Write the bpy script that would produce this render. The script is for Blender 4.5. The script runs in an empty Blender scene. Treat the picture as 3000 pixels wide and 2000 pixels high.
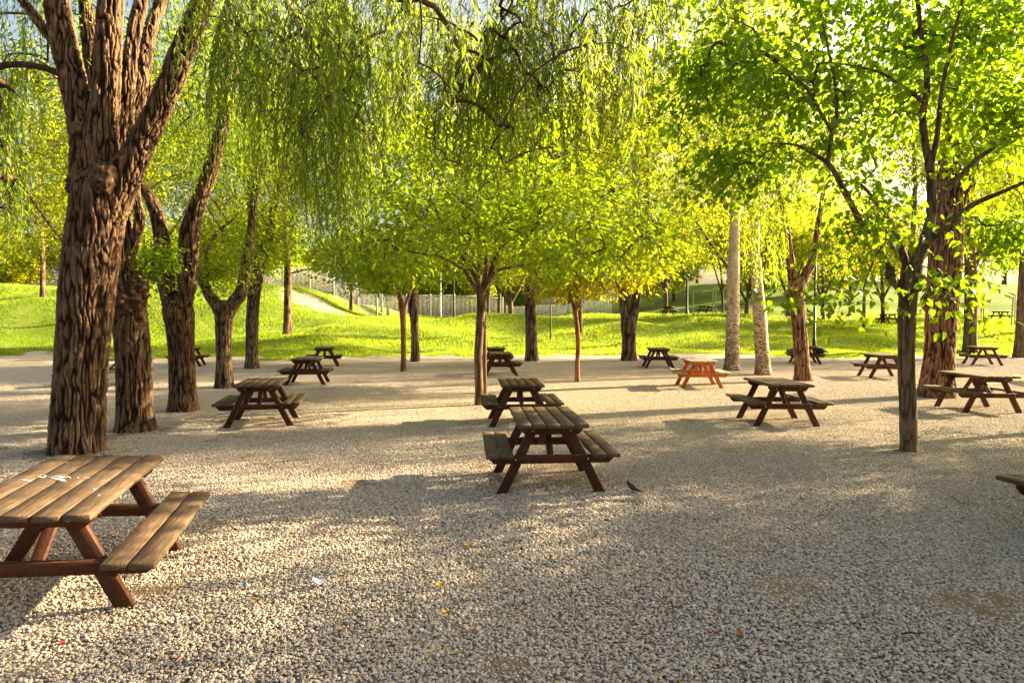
import bpy, math
import numpy as np

# ------------------------------------------------------------------ camera, sky, sun, exposure
sc = bpy.context.scene
COL = sc.collection
CAMZ, PITCH, F = 1.85, 0.0338, 1900.0
cam_d = bpy.data.cameras.new("camera")
cam_d.sensor_width = 36.0
cam_d.lens = 22.8
cam_d.clip_end = 2000.0
cam_d.clip_start = 0.05
cam = bpy.data.objects.new("camera", cam_d)
COL.objects.link(cam)
cam.location = (0, 0, CAMZ)
cam.rotation_euler = (math.pi / 2 - PITCH, 0, 0)
sc.camera = cam

SUN_EL, SUN_AZ = math.radians(22), math.radians(20)      # azimuth measured from +x towards +y
w = bpy.data.worlds.new("World")
sc.world = w
w.use_nodes = True
nt = w.node_tree
sky = nt.nodes.new("ShaderNodeTexSky")
sky.sky_type = 'NISHITA'
sky.sun_disc = False
sky.sun_elevation = SUN_EL
sky.sun_rotation = math.pi / 2 - SUN_AZ
sky.air_density = 1.0
sky.dust_density = 7.0
sky.ozone_density = 0.0
bg = nt.nodes["Background"]
nt.links.new(sky.outputs[0], bg.inputs[0])
bg.inputs[1].default_value = 0.06

sun_d = bpy.data.lights.new("sun", 'SUN')
sun_d.energy = 5.0
sun_d.angle = math.radians(0.55)
sun_d.color = (1.0, 0.81, 0.50)
sun = bpy.data.objects.new("sun", sun_d)
COL.objects.link(sun)
sd = np.array([math.cos(SUN_EL) * math.cos(SUN_AZ), math.cos(SUN_EL) * math.sin(SUN_AZ), math.sin(SUN_EL)])
from mathutils import Vector
sun.rotation_euler = Vector(sd).to_track_quat('Z', 'Y').to_euler()

sc.view_settings.view_transform = 'Standard'
sc.view_settings.look = 'None'
sc.view_settings.gamma = 1.0
sc.view_settings.use_curve_mapping = False
sc.view_settings.exposure = 2.7
sc.render.engine = 'CYCLES'
cy = sc.cycles
cy.max_bounces = 7
cy.diffuse_bounces = 4
cy.glossy_bounces = 2
cy.transmission_bounces = 5
cy.transparent_max_bounces = 4
cy.sample_clamp_indirect = 4.0
cy.use_denoising = True
cy.caustics_reflective = False
cy.caustics_refractive = False

RNG = np.random.default_rng(7)


# ------------------------------------------------------------------ small helpers
def P(u, v, d):
    """a point d metres ahead of the camera seen at photo position (u, v)"""
    a = (1000 - v) / F
    dx, dy, dz = (u - 1500) / F, math.cos(PITCH) + a * math.sin(PITCH), a * math.cos(PITCH) - math.sin(PITCH)
    k = d / dy
    return np.array([dx * k, d, CAMZ + dz * k])


def _h(i, j, k, s):
    n = (i * 374761393 + j * 668265263 + k * 2147483647 + s * 1274126177) & 0xffffffff
    n = ((n ^ (n >> 13)) * 1274126177) & 0xffffffff
    n = ((n ^ (n >> 15)) * 2246822519) & 0xffffffff
    return ((n ^ (n >> 16)) & 0xffffff) / float(0xffffff)


def noise(p, s=0):
    p = np.asarray(p, float)
    i = np.floor(p).astype(np.int64)
    f = p - i
    f = f * f * (3 - 2 * f)
    x, y, z = i[..., 0], i[..., 1], i[..., 2]
    r = 0
    for a in (0, 1):
        for b in (0, 1):
            for c in (0, 1):
                wgt = (f[..., 0] if a else 1 - f[..., 0]) * (f[..., 1] if b else 1 - f[..., 1]) * (f[..., 2] if c else 1 - f[..., 2])
                r = r + wgt * _h(x + a, y + b, z + c, s)
    return r


def sstep(a, b, x):
    t = np.clip((x - a) / (b - a), 0, 1)
    return t * t * (3 - 2 * t)


def mesh(name, V, polys, mat=None, smooth=False, attrs=None):
    """V (n,3); polys list of (m,k) index arrays"""
    me = bpy.data.meshes.new(name)
    V = np.ascontiguousarray(V, dtype=np.float32)
    polys = [np.asarray(q, dtype=np.int32) for q in polys if len(q)]
    me.vertices.add(len(V))
    me.vertices.foreach_set("co", V.ravel())
    nl = sum(q.size for q in polys)
    npg = sum(len(q) for q in polys)
    me.loops.add(nl)
    me.polygons.add(npg)
    me.loops.foreach_set("vertex_index", np.concatenate([q.ravel() for q in polys]))
    tot = np.concatenate([np.full(len(q), q.shape[1], dtype=np.int32) for q in polys])
    st = np.concatenate([[0], np.cumsum(tot)[:-1]]).astype(np.int32)
    me.polygons.foreach_set("loop_start", st)
    me.polygons.foreach_set("loop_total", tot)
    if smooth:
        me.polygons.foreach_set("use_smooth", np.ones(npg, dtype=bool))
    for k, a in (attrs or {}).items():
        at = me.attributes.new(k, 'FLOAT', 'POINT')
        at.data.foreach_set("value", np.ascontiguousarray(a, dtype=np.float32))
    me.update(calc_edges=True)
    me.validate()
    if mat:
        me.materials.append(mat)
    return me


def obj(name, me, parent=None, loc=None):
    o = bpy.data.objects.new(name, me)
    COL.objects.link(o)
    if parent:
        o.parent = parent
    if loc is not None:
        o.location = loc
    return o


def tag(o, label=None, cat=None, group=None, kind=None):
    if label:
        o["label"] = label
    if cat:
        o["category"] = cat
    if group:
        o["group"] = group
    if kind:
        o["kind"] = kind
    return o


class MB:
    """collects boxes / tubes into one mesh"""
    def __init__(s):
        s.V, s.Q, s.n, s.A = [], {}, 0, []

    def add(s, V, polys, a=None):
        V = np.asarray(V, float)
        s.V.append(V)
        s.A.append(np.zeros(len(V)) if a is None else np.asarray(a, float) * np.ones(len(V)))
        for q in polys:
            q = np.asarray(q)
            if len(q):
                s.Q.setdefault(q.shape[1], []).append(q + s.n)
        s.n += len(V)
        return s

    def box(s, c, size, R=None, bev=0.0, a=None):
        """bevelled box: centre c, full size, rotation matrix R"""
        h = np.array(size, float) / 2
        b = min(bev, h.min() * .6)
        if b <= 0:
            V = np.array([[x, y, z] for x in (-1, 1) for y in (-1, 1) for z in (-1, 1)]) * h
            Q = [[[0, 1, 3, 2], [4, 6, 7, 5], [0, 4, 5, 1], [2, 3, 7, 6], [0, 2, 6, 4], [1, 5, 7, 3]]]
        else:
            V, idx = [], {}
            for x in (-1, 1):
                for y in (-1, 1):
                    for z in (-1, 1):
                        for ax in range(3):
                            p = np.array([x, y, z]) * (h - b)
                            p[ax] = (x, y, z)[ax] * h[ax]
                            idx[(x, y, z, ax)] = len(V)
                            V.append(p)
            V = np.array(V)
            quads, tris = [], []
            for ax in range(3):
                o1, o2 = [i for i in range(3) if i != ax]
                for sg in (-1, 1):
                    f = []
                    for (p, q) in ((-1, -1), (1, -1), (1, 1), (-1, 1)):
                        k = [0, 0, 0]
                        k[ax], k[o1], k[o2] = sg, p, q
                        f.append(idx[tuple(k) + (ax,)])
                    quads.append(f)
            for ax in range(3):          # edges along ax
                o1, o2 = [i for i in range(3) if i != ax]
                for p in (-1, 1):
                    for q in (-1, 1):
                        k1, k2 = [0, 0, 0], [0, 0, 0]
                        k1[ax], k1[o1], k1[o2] = -1, p, q
                        k2[ax], k2[o1], k2[o2] = 1, p, q
                        quads.append([idx[tuple(k1) + (o1,)], idx[tuple(k2) + (o1,)], idx[tuple(k2) + (o2,)], idx[tuple(k1) + (o2,)]])
            for x in (-1, 1):
                for y in (-1, 1):
                    for z in (-1, 1):
                        tris.append([idx[(x, y, z, i)] for i in range(3)])
            Q = [quads, tris]
        if R is not None:
            V = V @ np.asarray(R).T
        return s.add(V + np.asarray(c), Q, a)

    def tube(s, pts, r, sides=8, cap=True, a=None):
        V, Q, caps = tube(pts, r, sides)
        return s.add(V, [Q] + (caps if cap else []), a)

    def prism(s, outline, axis, lo, hi, a=None):
        """outline in the two other axes, extruded along axis"""
        n = len(outline)
        V = []
        for e in (lo, hi):
            for (p, q) in outline:
                k = [p, q]
                k.insert(axis, e)
                V.append(k)
        side = [[i, (i + 1) % n, n + (i + 1) % n, n + i] for i in range(n)]
        return s.add(V, [side, [list(range(n))], [list(range(n, 2 * n))]], a)

    def build(s, name, mat, parent=None, smooth=False, loc=None):
        me = mesh(name, np.concatenate(s.V), [np.concatenate(q) for q in s.Q.values()], mat, smooth, {"tint": np.concatenate(s.A)})
        bm_fix(me)
        return obj(name, me, parent, loc)


def bm_fix(me):
    import bmesh
    b = bmesh.new()
    b.from_mesh(me)
    bmesh.ops.recalc_face_normals(b, faces=b.faces)
    b.to_mesh(me)
    b.free()


def tube(pts, r, sides=8, twist=0.0):
    pts = np.asarray(pts, float)
    n = len(pts)
    r = np.ones(n) * r
    T = np.gradient(pts, axis=0)
    T /= np.linalg.norm(T, axis=1)[:, None] + 1e-9
    up = np.array([1.0, 0, 0]) if abs(T[0][0]) < .9 else np.array([0, 1.0, 0])
    U = np.empty((n, 3))
    u = up - T[0] * (up @ T[0])
    for i in range(n):
        u = u - T[i] * (u @ T[i])
        u /= np.linalg.norm(u) + 1e-9
        U[i] = u
    W = np.cross(T, U)
    th = np.linspace(0, 2 * np.pi, sides, endpoint=False)
    V = pts[:, None] + r[:, None, None] * (np.cos(th)[None, :, None] * U[:, None] + np.sin(th)[None, :, None] * W[:, None])
    V = V.reshape(-1, 3)
    i = np.arange(n - 1)[:, None] * sides
    j = np.arange(sides)[None]
    k = (j + 1) % sides
    Q = np.stack([i + j, i + k, i + sides + k, i + sides + j], -1).reshape(-1, 4)
    caps = [np.arange(sides)[::-1][None], (np.arange(sides) + (n - 1) * sides)[None]]
    return V, Q, caps


def spline(K, step):
    """Catmull-Rom resampling of (n,4) keys"""
    K = np.asarray(K, float)
    Pd = np.vstack([2 * K[0] - K[1], K, 2 * K[-1] - K[-2]])
    out = []
    for i in range(1, len(Pd) - 2):
        a, b, c, d = Pd[i - 1], Pd[i], Pd[i + 1], Pd[i + 2]
        m = max(2, int(np.linalg.norm((c - b)[:3]) / step))
        t = np.linspace(0, 1, m, endpoint=False)[:, None]
        out.append(.5 * ((2 * b) + (c - a) * t + (2 * a - 5 * b + 4 * c - d) * t ** 2 + (-a + 3 * b - 3 * c + d) * t ** 3))
    out.append(K[-1:])
    o = np.concatenate(out)
    o[:, 3] = np.maximum(o[:, 3], .004)
    return o


# ------------------------------------------------------------------ materials
def mat_new(name):
    m = bpy.data.materials.new(name)
    m.use_nodes = True
    t = m.node_tree
    for n in list(t.nodes):
        t.nodes.remove(n)
    return m, t


def N(t, typ, **kw):
    n = t.nodes.new(typ)
    for k, v in kw.items():
        if k.startswith("i_"):
            n.inputs[k[2:].replace("_", " ")].default_value = v
        else:
            setattr(n, k, v)
    return n


def ramp(t, fac, stops):
    r = t.nodes.new("ShaderNodeValToRGB")
    e = r.color_ramp.elements
    while len(e) > 1:
        e.remove(e[-1])
    e[0].position, e[0].color = stops[0][0], (*stops[0][1], 1)
    for p, c in stops[1:]:
        x = e.new(p)
        x.color = (*c, 1)
    t.links.new(fac, r.inputs[0])
    return r.outputs[0]


def coords(t, scale=(1, 1, 1), kind="Object"):
    tc = N(t, "ShaderNodeTexCoord")
    mp = N(t, "ShaderNodeMapping")
    mp.inputs["Scale"].default_value = scale
    t.links.new(tc.outputs[kind], mp.inputs[0])
    return mp.outputs[0]


def noise_n(t, vec, scale, detail=3, rough=.6, dist=0.0):
    n = N(t, "ShaderNodeTexNoise")
    n.inputs["Scale"].default_value = scale
    n.inputs["Detail"].default_value = detail
    n.inputs["Roughness"].default_value = rough
    n.inputs["Distortion"].default_value = dist
    t.links.new(vec, n.inputs["Vector"])
    return n.outputs["Fac"]


def mixc(t, fac, a, b, mode='MIX'):
    m = N(t, "ShaderNodeMix", data_type='RGBA', blend_type=mode)
    for s, v in ((m.inputs[0], fac), (m.inputs[6], a), (m.inputs[7], b)):
        if hasattr(v, "is_linked"):
            t.links.new(v, s)
        elif isinstance(v, (int, float)):
            s.default_value = v
        else:
            s.default_value = (*v, 1)
    return m.outputs[2]


def finish(t, col, rough=.8, bump=None, bstr=.3, bdist=.01, spec=.3, metal=0.0):
    b = N(t, "ShaderNodeBsdfPrincipled")
    b.inputs["Specular IOR Level"].default_value = spec
    b.inputs["Metallic"].default_value = metal
    if hasattr(rough, "is_linked"):
        t.links.new(rough, b.inputs["Roughness"])
    else:
        b.inputs["Roughness"].default_value = rough
    if hasattr(col, "is_linked"):
        t.links.new(col, b.inputs["Base Color"])
    else:
        b.inputs["Base Color"].default_value = (*col, 1)
    if bump is not None:
        bp = N(t, "ShaderNodeBump")
        bp.inputs["Strength"].default_value = bstr
        bp.inputs["Distance"].default_value = bdist
        t.links.new(bump, bp.inputs["Height"])
        t.links.new(bp.outputs[0], b.inputs["Normal"])
    o = N(t, "ShaderNodeOutputMaterial")
    t.links.new(b.outputs[0], o.inputs[0])
    return b


def leaf_mat(name, dark, mid, light, trans, tf=.5, rough=.45):
    m, t = mat_new(name)
    a = N(t, "ShaderNodeAttribute", attribute_name="tint")
    c = ramp(t, a.outputs["Fac"], [(0, dark), (.5, mid), (1, light)])
    tr = mixc(t, a.outputs["Fac"], tuple(x * .75 for x in trans), tuple(min(1, x * 1.25) for x in trans))
    b = N(t, "ShaderNodeBsdfPrincipled")
    b.inputs["Roughness"].default_value = rough
    b.inputs["Specular IOR Level"].default_value = .35
    t.links.new(c, b.inputs["Base Color"])
    tl = N(t, "ShaderNodeBsdfTranslucent")
    t.links.new(tr, tl.inputs[0])
    mx = N(t, "ShaderNodeMixShader")
    mx.inputs[0].default_value = tf
    t.links.new(b.outputs[0], mx.inputs[1])
    t.links.new(tl.outputs[0], mx.inputs[2])
    o = N(t, "ShaderNodeOutputMaterial")
    t.links.new(mx.outputs[0], o.inputs[0])
    return m


def bark_mat(name, furrow, mid, ridge, sc_=1.0, bstr=.8, lichen=None):
    m, t = mat_new(name)
    v = coords(t, (1, 1, .22))
    n1 = noise_n(t, v, 34 * sc_, 4, .65, .6)
    n2 = noise_n(t, coords(t, (1, 1, 1)), 5, 3, .6)
    at = N(t, "ShaderNodeAttribute", attribute_name="tint")
    mix = N(t, "ShaderNodeMath", operation='MULTIPLY_ADD')
    t.links.new(at.outputs["Fac"], mix.inputs[0])
    mix.inputs[1].default_value = .72
    s2 = N(t, "ShaderNodeMath", operation='MULTIPLY')
    t.links.new(n1, s2.inputs[0])
    s2.inputs[1].default_value = .42
    t.links.new(s2.outputs[0], mix.inputs[2])
    c = ramp(t, mix.outputs[0], [(.22, furrow), (.52, mid), (.92, ridge)])
    c = mixc(t, .35, c, mixc(t, 1.0, c, ramp(t, n2, [(.3, (.5, .5, .5)), (.7, (1.5, 1.5, 1.5))]), 'MULTIPLY'))
    if lichen:
        n3 = noise_n(t, coords(t), 9, 4, .7)
        f = ramp(t, n3, [(.62, (0, 0, 0)), (.72, (1, 1, 1))])
        c = mixc(t, f, c, lichen)
    finish(t, c, .9, n1, bstr, .012, .15)
    return m


M = {}
M['bark_willow'] = bark_mat('willow_bark', (.012, .006, .003), (.070, .038, .020), (.19, .115, .066), 1.6, 1.0, (.13, .11, .05))
M['bark_mid'] = bark_mat('rough_bark', (.018, .010, .005), (.075, .045, .024), (.20, .140, .085), 1.5, 1.0)
M['bark_red'] = bark_mat('reddish_bark', (.022, .009, .005), (.105, .052, .028), (.27, .150, .09), 1.3, 1.0)
M['bark_smooth'] = bark_mat('smooth_bark', (.06, .035, .02), (.12, .075, .045), (.19, .13, .085), 1.6, .45)
M['bark_brown'] = bark_mat('young_tree_bark', (.12, .045, .022), (.20, .085, .045), (.28, .14, .085), 1.6, .4)
M['bark_far'] = bark_mat('distant_bark', (.05, .03, .018), (.10, .065, .04), (.17, .12, .08), .6, .4)


def poplar_mat():
    m, t = mat_new('white_poplar_bark')
    v = coords(t, (1, 1, 1.9))
    n1 = noise_n(t, v, 8, 3, .55, 1.6)
    v2 = coords(t, (1, 1, 7))
    n2 = noise_n(t, v2, 5.5, 3, .6, .4)
    tc = N(t, "ShaderNodeTexCoord")
    sp = N(t, "ShaderNodeSeparateXYZ")
    t.links.new(tc.outputs["Object"], sp.inputs[0])
    mr = N(t, "ShaderNodeMapRange")
    mr.inputs["From Min"].default_value = 0
    mr.inputs["From Max"].default_value = 3.6
    mr.inputs["To Min"].default_value = .13
    mr.inputs["To Max"].default_value = -.03
    t.links.new(sp.outputs["Z"], mr.inputs[0])
    ad = N(t, "ShaderNodeMath", operation='ADD')
    t.links.new(n1, ad.inputs[0])
    t.links.new(mr.outputs[0], ad.inputs[1])
    f1 = ramp(t, ad.outputs[0], [(.565, (0, 0, 0)), (.60, (1, 1, 1))])
    f2 = ramp(t, n2, [(.66, (0, 0, 0)), (.70, (1, 1, 1))])
    base = ramp(t, noise_n(t, coords(t), 3, 3), [(.3, (.34, .27, .19)), (.7, (.56, .48, .37))])
    c = mixc(t, f1, base, (.14, .085, .05))
    c = mixc(t, f2, c, (.10, .06, .035))
    finish(t, c, .8, f1, .5, .01, .2)
    return m


M['poplar'] = poplar_mat()
M['leaf_willow'] = leaf_mat('willow_leaf', (.014, .050, .005), (.042, .095, .006), (.12, .16, .008), (.36, .50, .012), .55)
M['leaf_willow_far'] = leaf_mat('willow_leaf_sunny', (.020, .058, .004), (.055, .105, .005), (.14, .17, .008), (.46, .56, .012), .6)
M['leaf_broad'] = leaf_mat('mulberry_leaf', (.010, .045, .008), (.030, .085, .006), (.09, .13, .006), (.36, .54, .010), .58, .38)
M['leaf_umbrella'] = leaf_mat('broad_leaf', (.018, .06, .005), (.05, .105, .005), (.12, .15, .006), (.40, .54, .010), .6)
M['leaf_yellow'] = leaf_mat('yellow_green_leaf', (.05, .085, .004), (.10, .13, .005), (.20, .19, .008), (.60, .56, .012), .6)
M['leaf_far'] = leaf_mat('distant_leaf', (.030, .070, .005), (.08, .12, .006), (.16, .18, .010), (.54, .58, .015), .6)
M['needle'] = leaf_mat('pine_needle', (.03, .045, .010), (.06, .075, .014), (.12, .11, .02), (.25, .26, .03), .35)


def wood_mat(name, c0, c1, c2, spots=True, rough=.75):
    """grain along local x"""
    m, t = mat_new(name)
    at = N(t, "ShaderNodeAttribute", attribute_name="tint")
    tc = N(t, "ShaderNodeTexCoord")
    sp = N(t, "ShaderNodeVectorMath", operation='MULTIPLY_ADD')
    cb = N(t, "ShaderNodeCombineXYZ")
    for k in (0, 1, 2):
        t.links.new(at.outputs["Fac"], cb.inputs[k])
    t.links.new(cb.outputs[0], sp.inputs[0])
    sp.inputs[1].default_value = (7.3, 3.1, 5.7)
    t.links.new(tc.outputs["Object"], sp.inputs[2])
    mp = N(t, "ShaderNodeMapping")
    mp.inputs["Scale"].default_value = (1.1, 16, 16)
    t.links.new(sp.outputs[0], mp.inputs[0])
    n1 = noise_n(t, mp.outputs[0], 5, 5, .65, .8)
    n2 = noise_n(t, sp.outputs[0], 3.2, 4, .6)
    c = ramp(t, n1, [(.30, c0), (.5, c1), (.72, c2)])
    d = ramp(t, n2, [(.3, (.55, .55, .55)), (.7, (1.25, 1.2, 1.15))])
    c = mixc(t, 1.0, c, d, 'MULTIPLY')
    if spots:
        n3 = noise_n(t, sp.outputs[0], 70, 2, .5)
        f = ramp(t, n3, [(.74, (0, 0, 0)), (.77, (.5, .5, .5))])
        c = mixc(t, f, c, (.45, .43, .38))
    finish(t, c, rough, n1, .5, .004, .25)
    return m


M['plank'] = wood_mat('weathered_plank', (.042, .025, .013), (.105, .068, .040), (.19, .13, .080))
M['frame_wood'] = wood_mat('reddish_stained_wood', (.028, .009, .004), (.070, .024, .011), (.125, .047, .021), False, .6)
M['frame_sunlit'] = wood_mat('sunlit_stained_wood', (.30, .065, .012), (.44, .11, .022), (.55, .17, .04), False, .6)  # full sun on the reddish stained wood, painted in as a brighter colour
M['plank_sunlit'] = wood_mat('sunlit_plank', (.20, .14, .09), (.33, .25, .17), (.45, .36, .25))  # planks of the same table, sunlight put into the lighter tone


def simple(name, col, rough=.5, metal=0., n=0.0):
    m, t = mat_new(name)
    c = col
    if n:
        f = noise_n(t, coords(t), n, 4, .6)
        c = ramp(t, f, [(.3, tuple(x * .7 for x in col)), (.7, tuple(min(1, x * 1.2) for x in col))])
    finish(t, c, rough, metal=metal)
    return m


M['bolt'] = simple('galvanised_bolt', (.55, .55, .52), .35, .9, 40)
M['pole'] = simple('dark_painted_metal', (.03, .035, .035), .5, .3, 12)
M['pole_light'] = simple('pale_painted_metal', (.55, .56, .52), .5, .2, 12)
M['lamp_glass'] = simple('lamp_head_grey', (.20, .24, .26), .3, .2, 8)
M['post'] = simple('round_post_wood', (.16, .10, .06), .85, 0, 14)
M['stake'] = simple('pale_stake_wood', (.48, .42, .32), .85, 0, 14)
M['fence'] = simple('pale_fence_paint', (.80, .77, .66), .6, 0, 6)
M['fence_grey'] = simple('grey_fence_mesh', (.6, .6, .55), .6, .1, 6)
M['van'] = simple('white_vehicle_paint', (.78, .78, .76), .3, 0, 3)
M['glass'] = simple('dark_window_glass', (.03, .04, .045), .1)
M['rubber'] = simple('black_rubber', (.02, .02, .02), .8, 0, 20)
M['black_cloth'] = simple('black_fabric', (.02, .02, .024), .85, 0, 30)
M['grey_cloth'] = simple('grey_fabric', (.10, .085, .075), .9, 0, 30)
M['paper'] = simple('white_paper', (.75, .76, .80), .8, 0, 30)
M['yellow_leaf'] = simple('yellow_dead_leaf', (.62, .36, .02), .6, 0, 60)
M['brown_leaf'] = simple('brown_dead_leaf', (.28, .12, .04), .7, 0, 60)
M['red_bit'] = simple('red_plastic', (.55, .04, .03), .5)
M['blue_cap'] = simple('blue_plastic', (.03, .14, .38), .4)
M['twig'] = simple('dry_twig', (.045, .03, .02), .9, 0, 40)


# ------------------------------------------------------------------ the ground
def edge_y(x):
    """where the gravel ends and the lawn starts"""
    x = np.asarray(x, float)
    return 31.8 + 1.2 * np.sin(x * .21 + 1.0) + .6 * np.sin(x * .73) + 1.5 * sstep(8, 30, x)


def ground_z(x, y):
    x = np.asarray(x, float)
    y = np.asarray(y, float)
    e = edge_y(x)
    z = 2.05 * sstep(e - 1, e + 25, y)
    q = np.stack([x * .11, y * .13, x * 0], -1)
    z = z + .65 * (noise(q, 3) - .5) * sstep(e, e + 7, y)
    q = np.stack([x * .35, y * .4, x * 0], -1)
    z = z + .38 * (noise(q, 5) - .5) * sstep(e - .5, e + 3, y)
    # hill to the left, behind
    z = z + 2.9 * sstep(-12.5, -20.5, x + .12 * (y - 55)) * sstep(41, 59, y)
    # slope rising far behind on the right
    z = z + 6.0 * sstep(62, 110, y) * sstep(4, 32, x)
    return z


def grass_mask(x, y):
    q = np.stack([x * .55, y * .55, x * 0], -1)
    q2 = np.stack([x * 2.1, y * 2.1, x * 0], -1)
    d = y - edge_y(x) + 2.6 * (noise(q, 11) - .5) + 1.0 * (noise(q2, 12) - .5)
    g = sstep(-.2, 1.0, d)
    g = g * (1 - .66 * sstep(1.0, .5, np.hypot((x + 16.5) / 4.0, (y - 55) / 5.0) + .7 * (noise(q2, 14) - .5)))
    # thin strip of grass in the gravel on the right
    s = np.exp(-((y - (19.2 + .05 * x + .8 * np.sin(x * .4))) / .8) ** 2) * sstep(9, 12, x) * (noise(q2, 13) > .42)
    return np.maximum(g, s * .9)


def axis_lines(segs):
    out = []
    for a, b, st in segs:
        out.append(np.arange(a, b - 1e-6, st))
    out.append([segs[-1][1]])
    return np.concatenate(out)


def soil_patch(x, y):
    """low swells of bare soil that show through the gravel"""
    q = np.stack([x * 1.1, y * 1.1, x * 0], -1)
    q2 = np.stack([x * 5, y * 5, x * 0], -1)
    n = noise(q, 21) * .7 + noise(q2, 22) * .3
    q3 = np.stack([x * 17, y * 17, x * 0], -1)
    n3 = noise(q3, 24)
    z = (.007 + .010 * n3) * sstep(.60, .78, n)
    for (cx, cy, r) in SOIL:
        d = np.hypot(x - cx, (y - cy) * 1.5) / r + .9 * (noise(q, 23) - .5) + .7 * (noise(q2, 25) - .5)
        z = np.maximum(z, (.008 + .011 * n3) * sstep(1.0, .35, d))
    return z


SOIL = [(-2.45, 4.35, .50), (1.9, 4.4, .35), (3.0, 4.2, .5), (.6, 7.4, .7), (-4.3, 11.3, .7), (4.9, 11.5, .6),
        (9.2, 12.6, 1.0), (5.3, 17.2, .8), (-6.0, 9.0, .9), (5.5, 9.0, .5), (-6.2, 10.7, .7)]


def build_ground():
    X = axis_lines([(-160, -60, 8), (-60, -30, 1.5), (-30, -7, .35), (-7, 7, .07), (7, 30, .35), (30, 60, 1.5), (60, 160, 8)])
    Y = axis_lines([(-40, 2, 3), (2, 9, .07), (9, 16, .14), (16, 30, .4), (30, 62, .35), (62, 100, 1.5), (100, 300, 12)])
    gx, gy = np.meshgrid(X, Y)
    z = ground_z(gx, gy) + np.where(gy < 30, soil_patch(gx, gy), 0)
    q = np.stack([gx * .6, gy * .6, gx * 0], -1)
    z += .012 * (noise(q, 31) - .5)
    V = np.stack([gx, gy, z], -1).reshape(-1, 3)
    nx = len(X)
    i = np.arange(len(Y) - 1)[:, None] * nx
    j = np.arange(nx - 1)[None]
    Q = np.stack([i + j, i + j + 1, i + nx + j + 1, i + nx + j], -1).reshape(-1, 4)
    m, t = mat_new("ground")
    at = N(t, "ShaderNodeAttribute", attribute_name="tint")
    v = coords(t)
    n_big = noise_n(t, v, .5, 4, .6)
    n_mid = noise_n(t, v, 3.5, 4, .65)
    n_fine = noise_n(t, v, 60, 3, .7)
    vo = N(t, "ShaderNodeTexVoronoi")
    vo.inputs["Scale"].default_value = 42
    t.links.new(v, vo.inputs["Vector"])
    stone = ramp(t, vo.outputs["Color"], [(.0, (.30, .25, .19)), (.5, (.44, .375, .295)), (1, (.58, .505, .41))])
    soil = ramp(t, n_mid, [(.3, (.14, .10, .065)), (.7, (.24, .18, .12))])
    far = N(t, "ShaderNodeSeparateXYZ")
    tcc = N(t, "ShaderNodeTexCoord")
    t.links.new(tcc.outputs["Object"], far.inputs[0])
    mr = N(t, "ShaderNodeMapRange")
    mr.inputs["From Min"].default_value = 17
    mr.inputs["From Max"].default_value = 24
    t.links.new(far.outputs["Y"], mr.inputs[0])
    gr = mixc(t, mr.outputs[0], soil, stone)
    dry = ramp(t, n_mid, [(.3, (.26, .20, .10)), (.7, (.38, .30, .15))])
    grass = ramp(t, n_fine, [(.25, (.045, .095, .006)), (.55, (.11, .17, .008)), (.8, (.24, .26, .02))])
    grass = mixc(t, ramp(t, n_big, [(.5, (0, 0, 0)), (.75, (.35, .35, .35))]), grass, dry)
    f = ramp(t, at.outputs["Fac"], [(.3, (0, 0, 0)), (.7, (1, 1, 1))])
    edge = ramp(t, at.outputs["Fac"], [(.02, (0, 0, 0)), (.3, (.7, .7, .7)), (.6, (0, 0, 0))])
    c = mixc(t, f, gr, grass)
    c = mixc(t, edge, c, (.30, .24, .16))
    bm_ = N(t, "ShaderNodeMath", operation='ADD')
    t.links.new(vo.outputs["Distance"], bm_.inputs[0])
    t.links.new(n_fine, bm_.inputs[1])
    finish(t, c, .95, bm_.outputs[0], .5, .02, .1)
    me = mesh("ground", V, [Q], m, True, {"tint": grass_mask(V[:, 0], V[:, 1])})
    tag(obj("ground", me), "pale gravel ground running into a green undulating lawn", "ground", kind="structure")


build_ground()


# ------------------------------------------------------------------ gravel: real stones in patches
def ico(sub):
    import bmesh
    b = bmesh.new()
    bmesh.ops.create_icosphere(b, subdivisions=sub, radius=1)
    V = np.array([v.co[:] for v in b.verts])
    T = np.array([[v.index for v in f.verts] for f in b.faces])
    b.free()
    return V, T


def gravel_mat():
    m, t = mat_new("gravel_stone")
    at = N(t, "ShaderNodeAttribute", attribute_name="tint")
    n = noise_n(t, coords(t), 160, 3, .6)
    c = ramp(t, at.outputs["Fac"], [(0, (.16, .125, .095)), (.25, (.32, .265, .205)), (.6, (.47, .40, .315)), (.88, (.58, .505, .41)), (1, (.68, .61, .51))])
    c = mixc(t, .35, c, ramp(t, n, [(.3, (.26, .21, .16)), (.7, (.60, .52, .42))]))
    finish(t, c, .85, n, .3, .002, .2)
    return m


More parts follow.
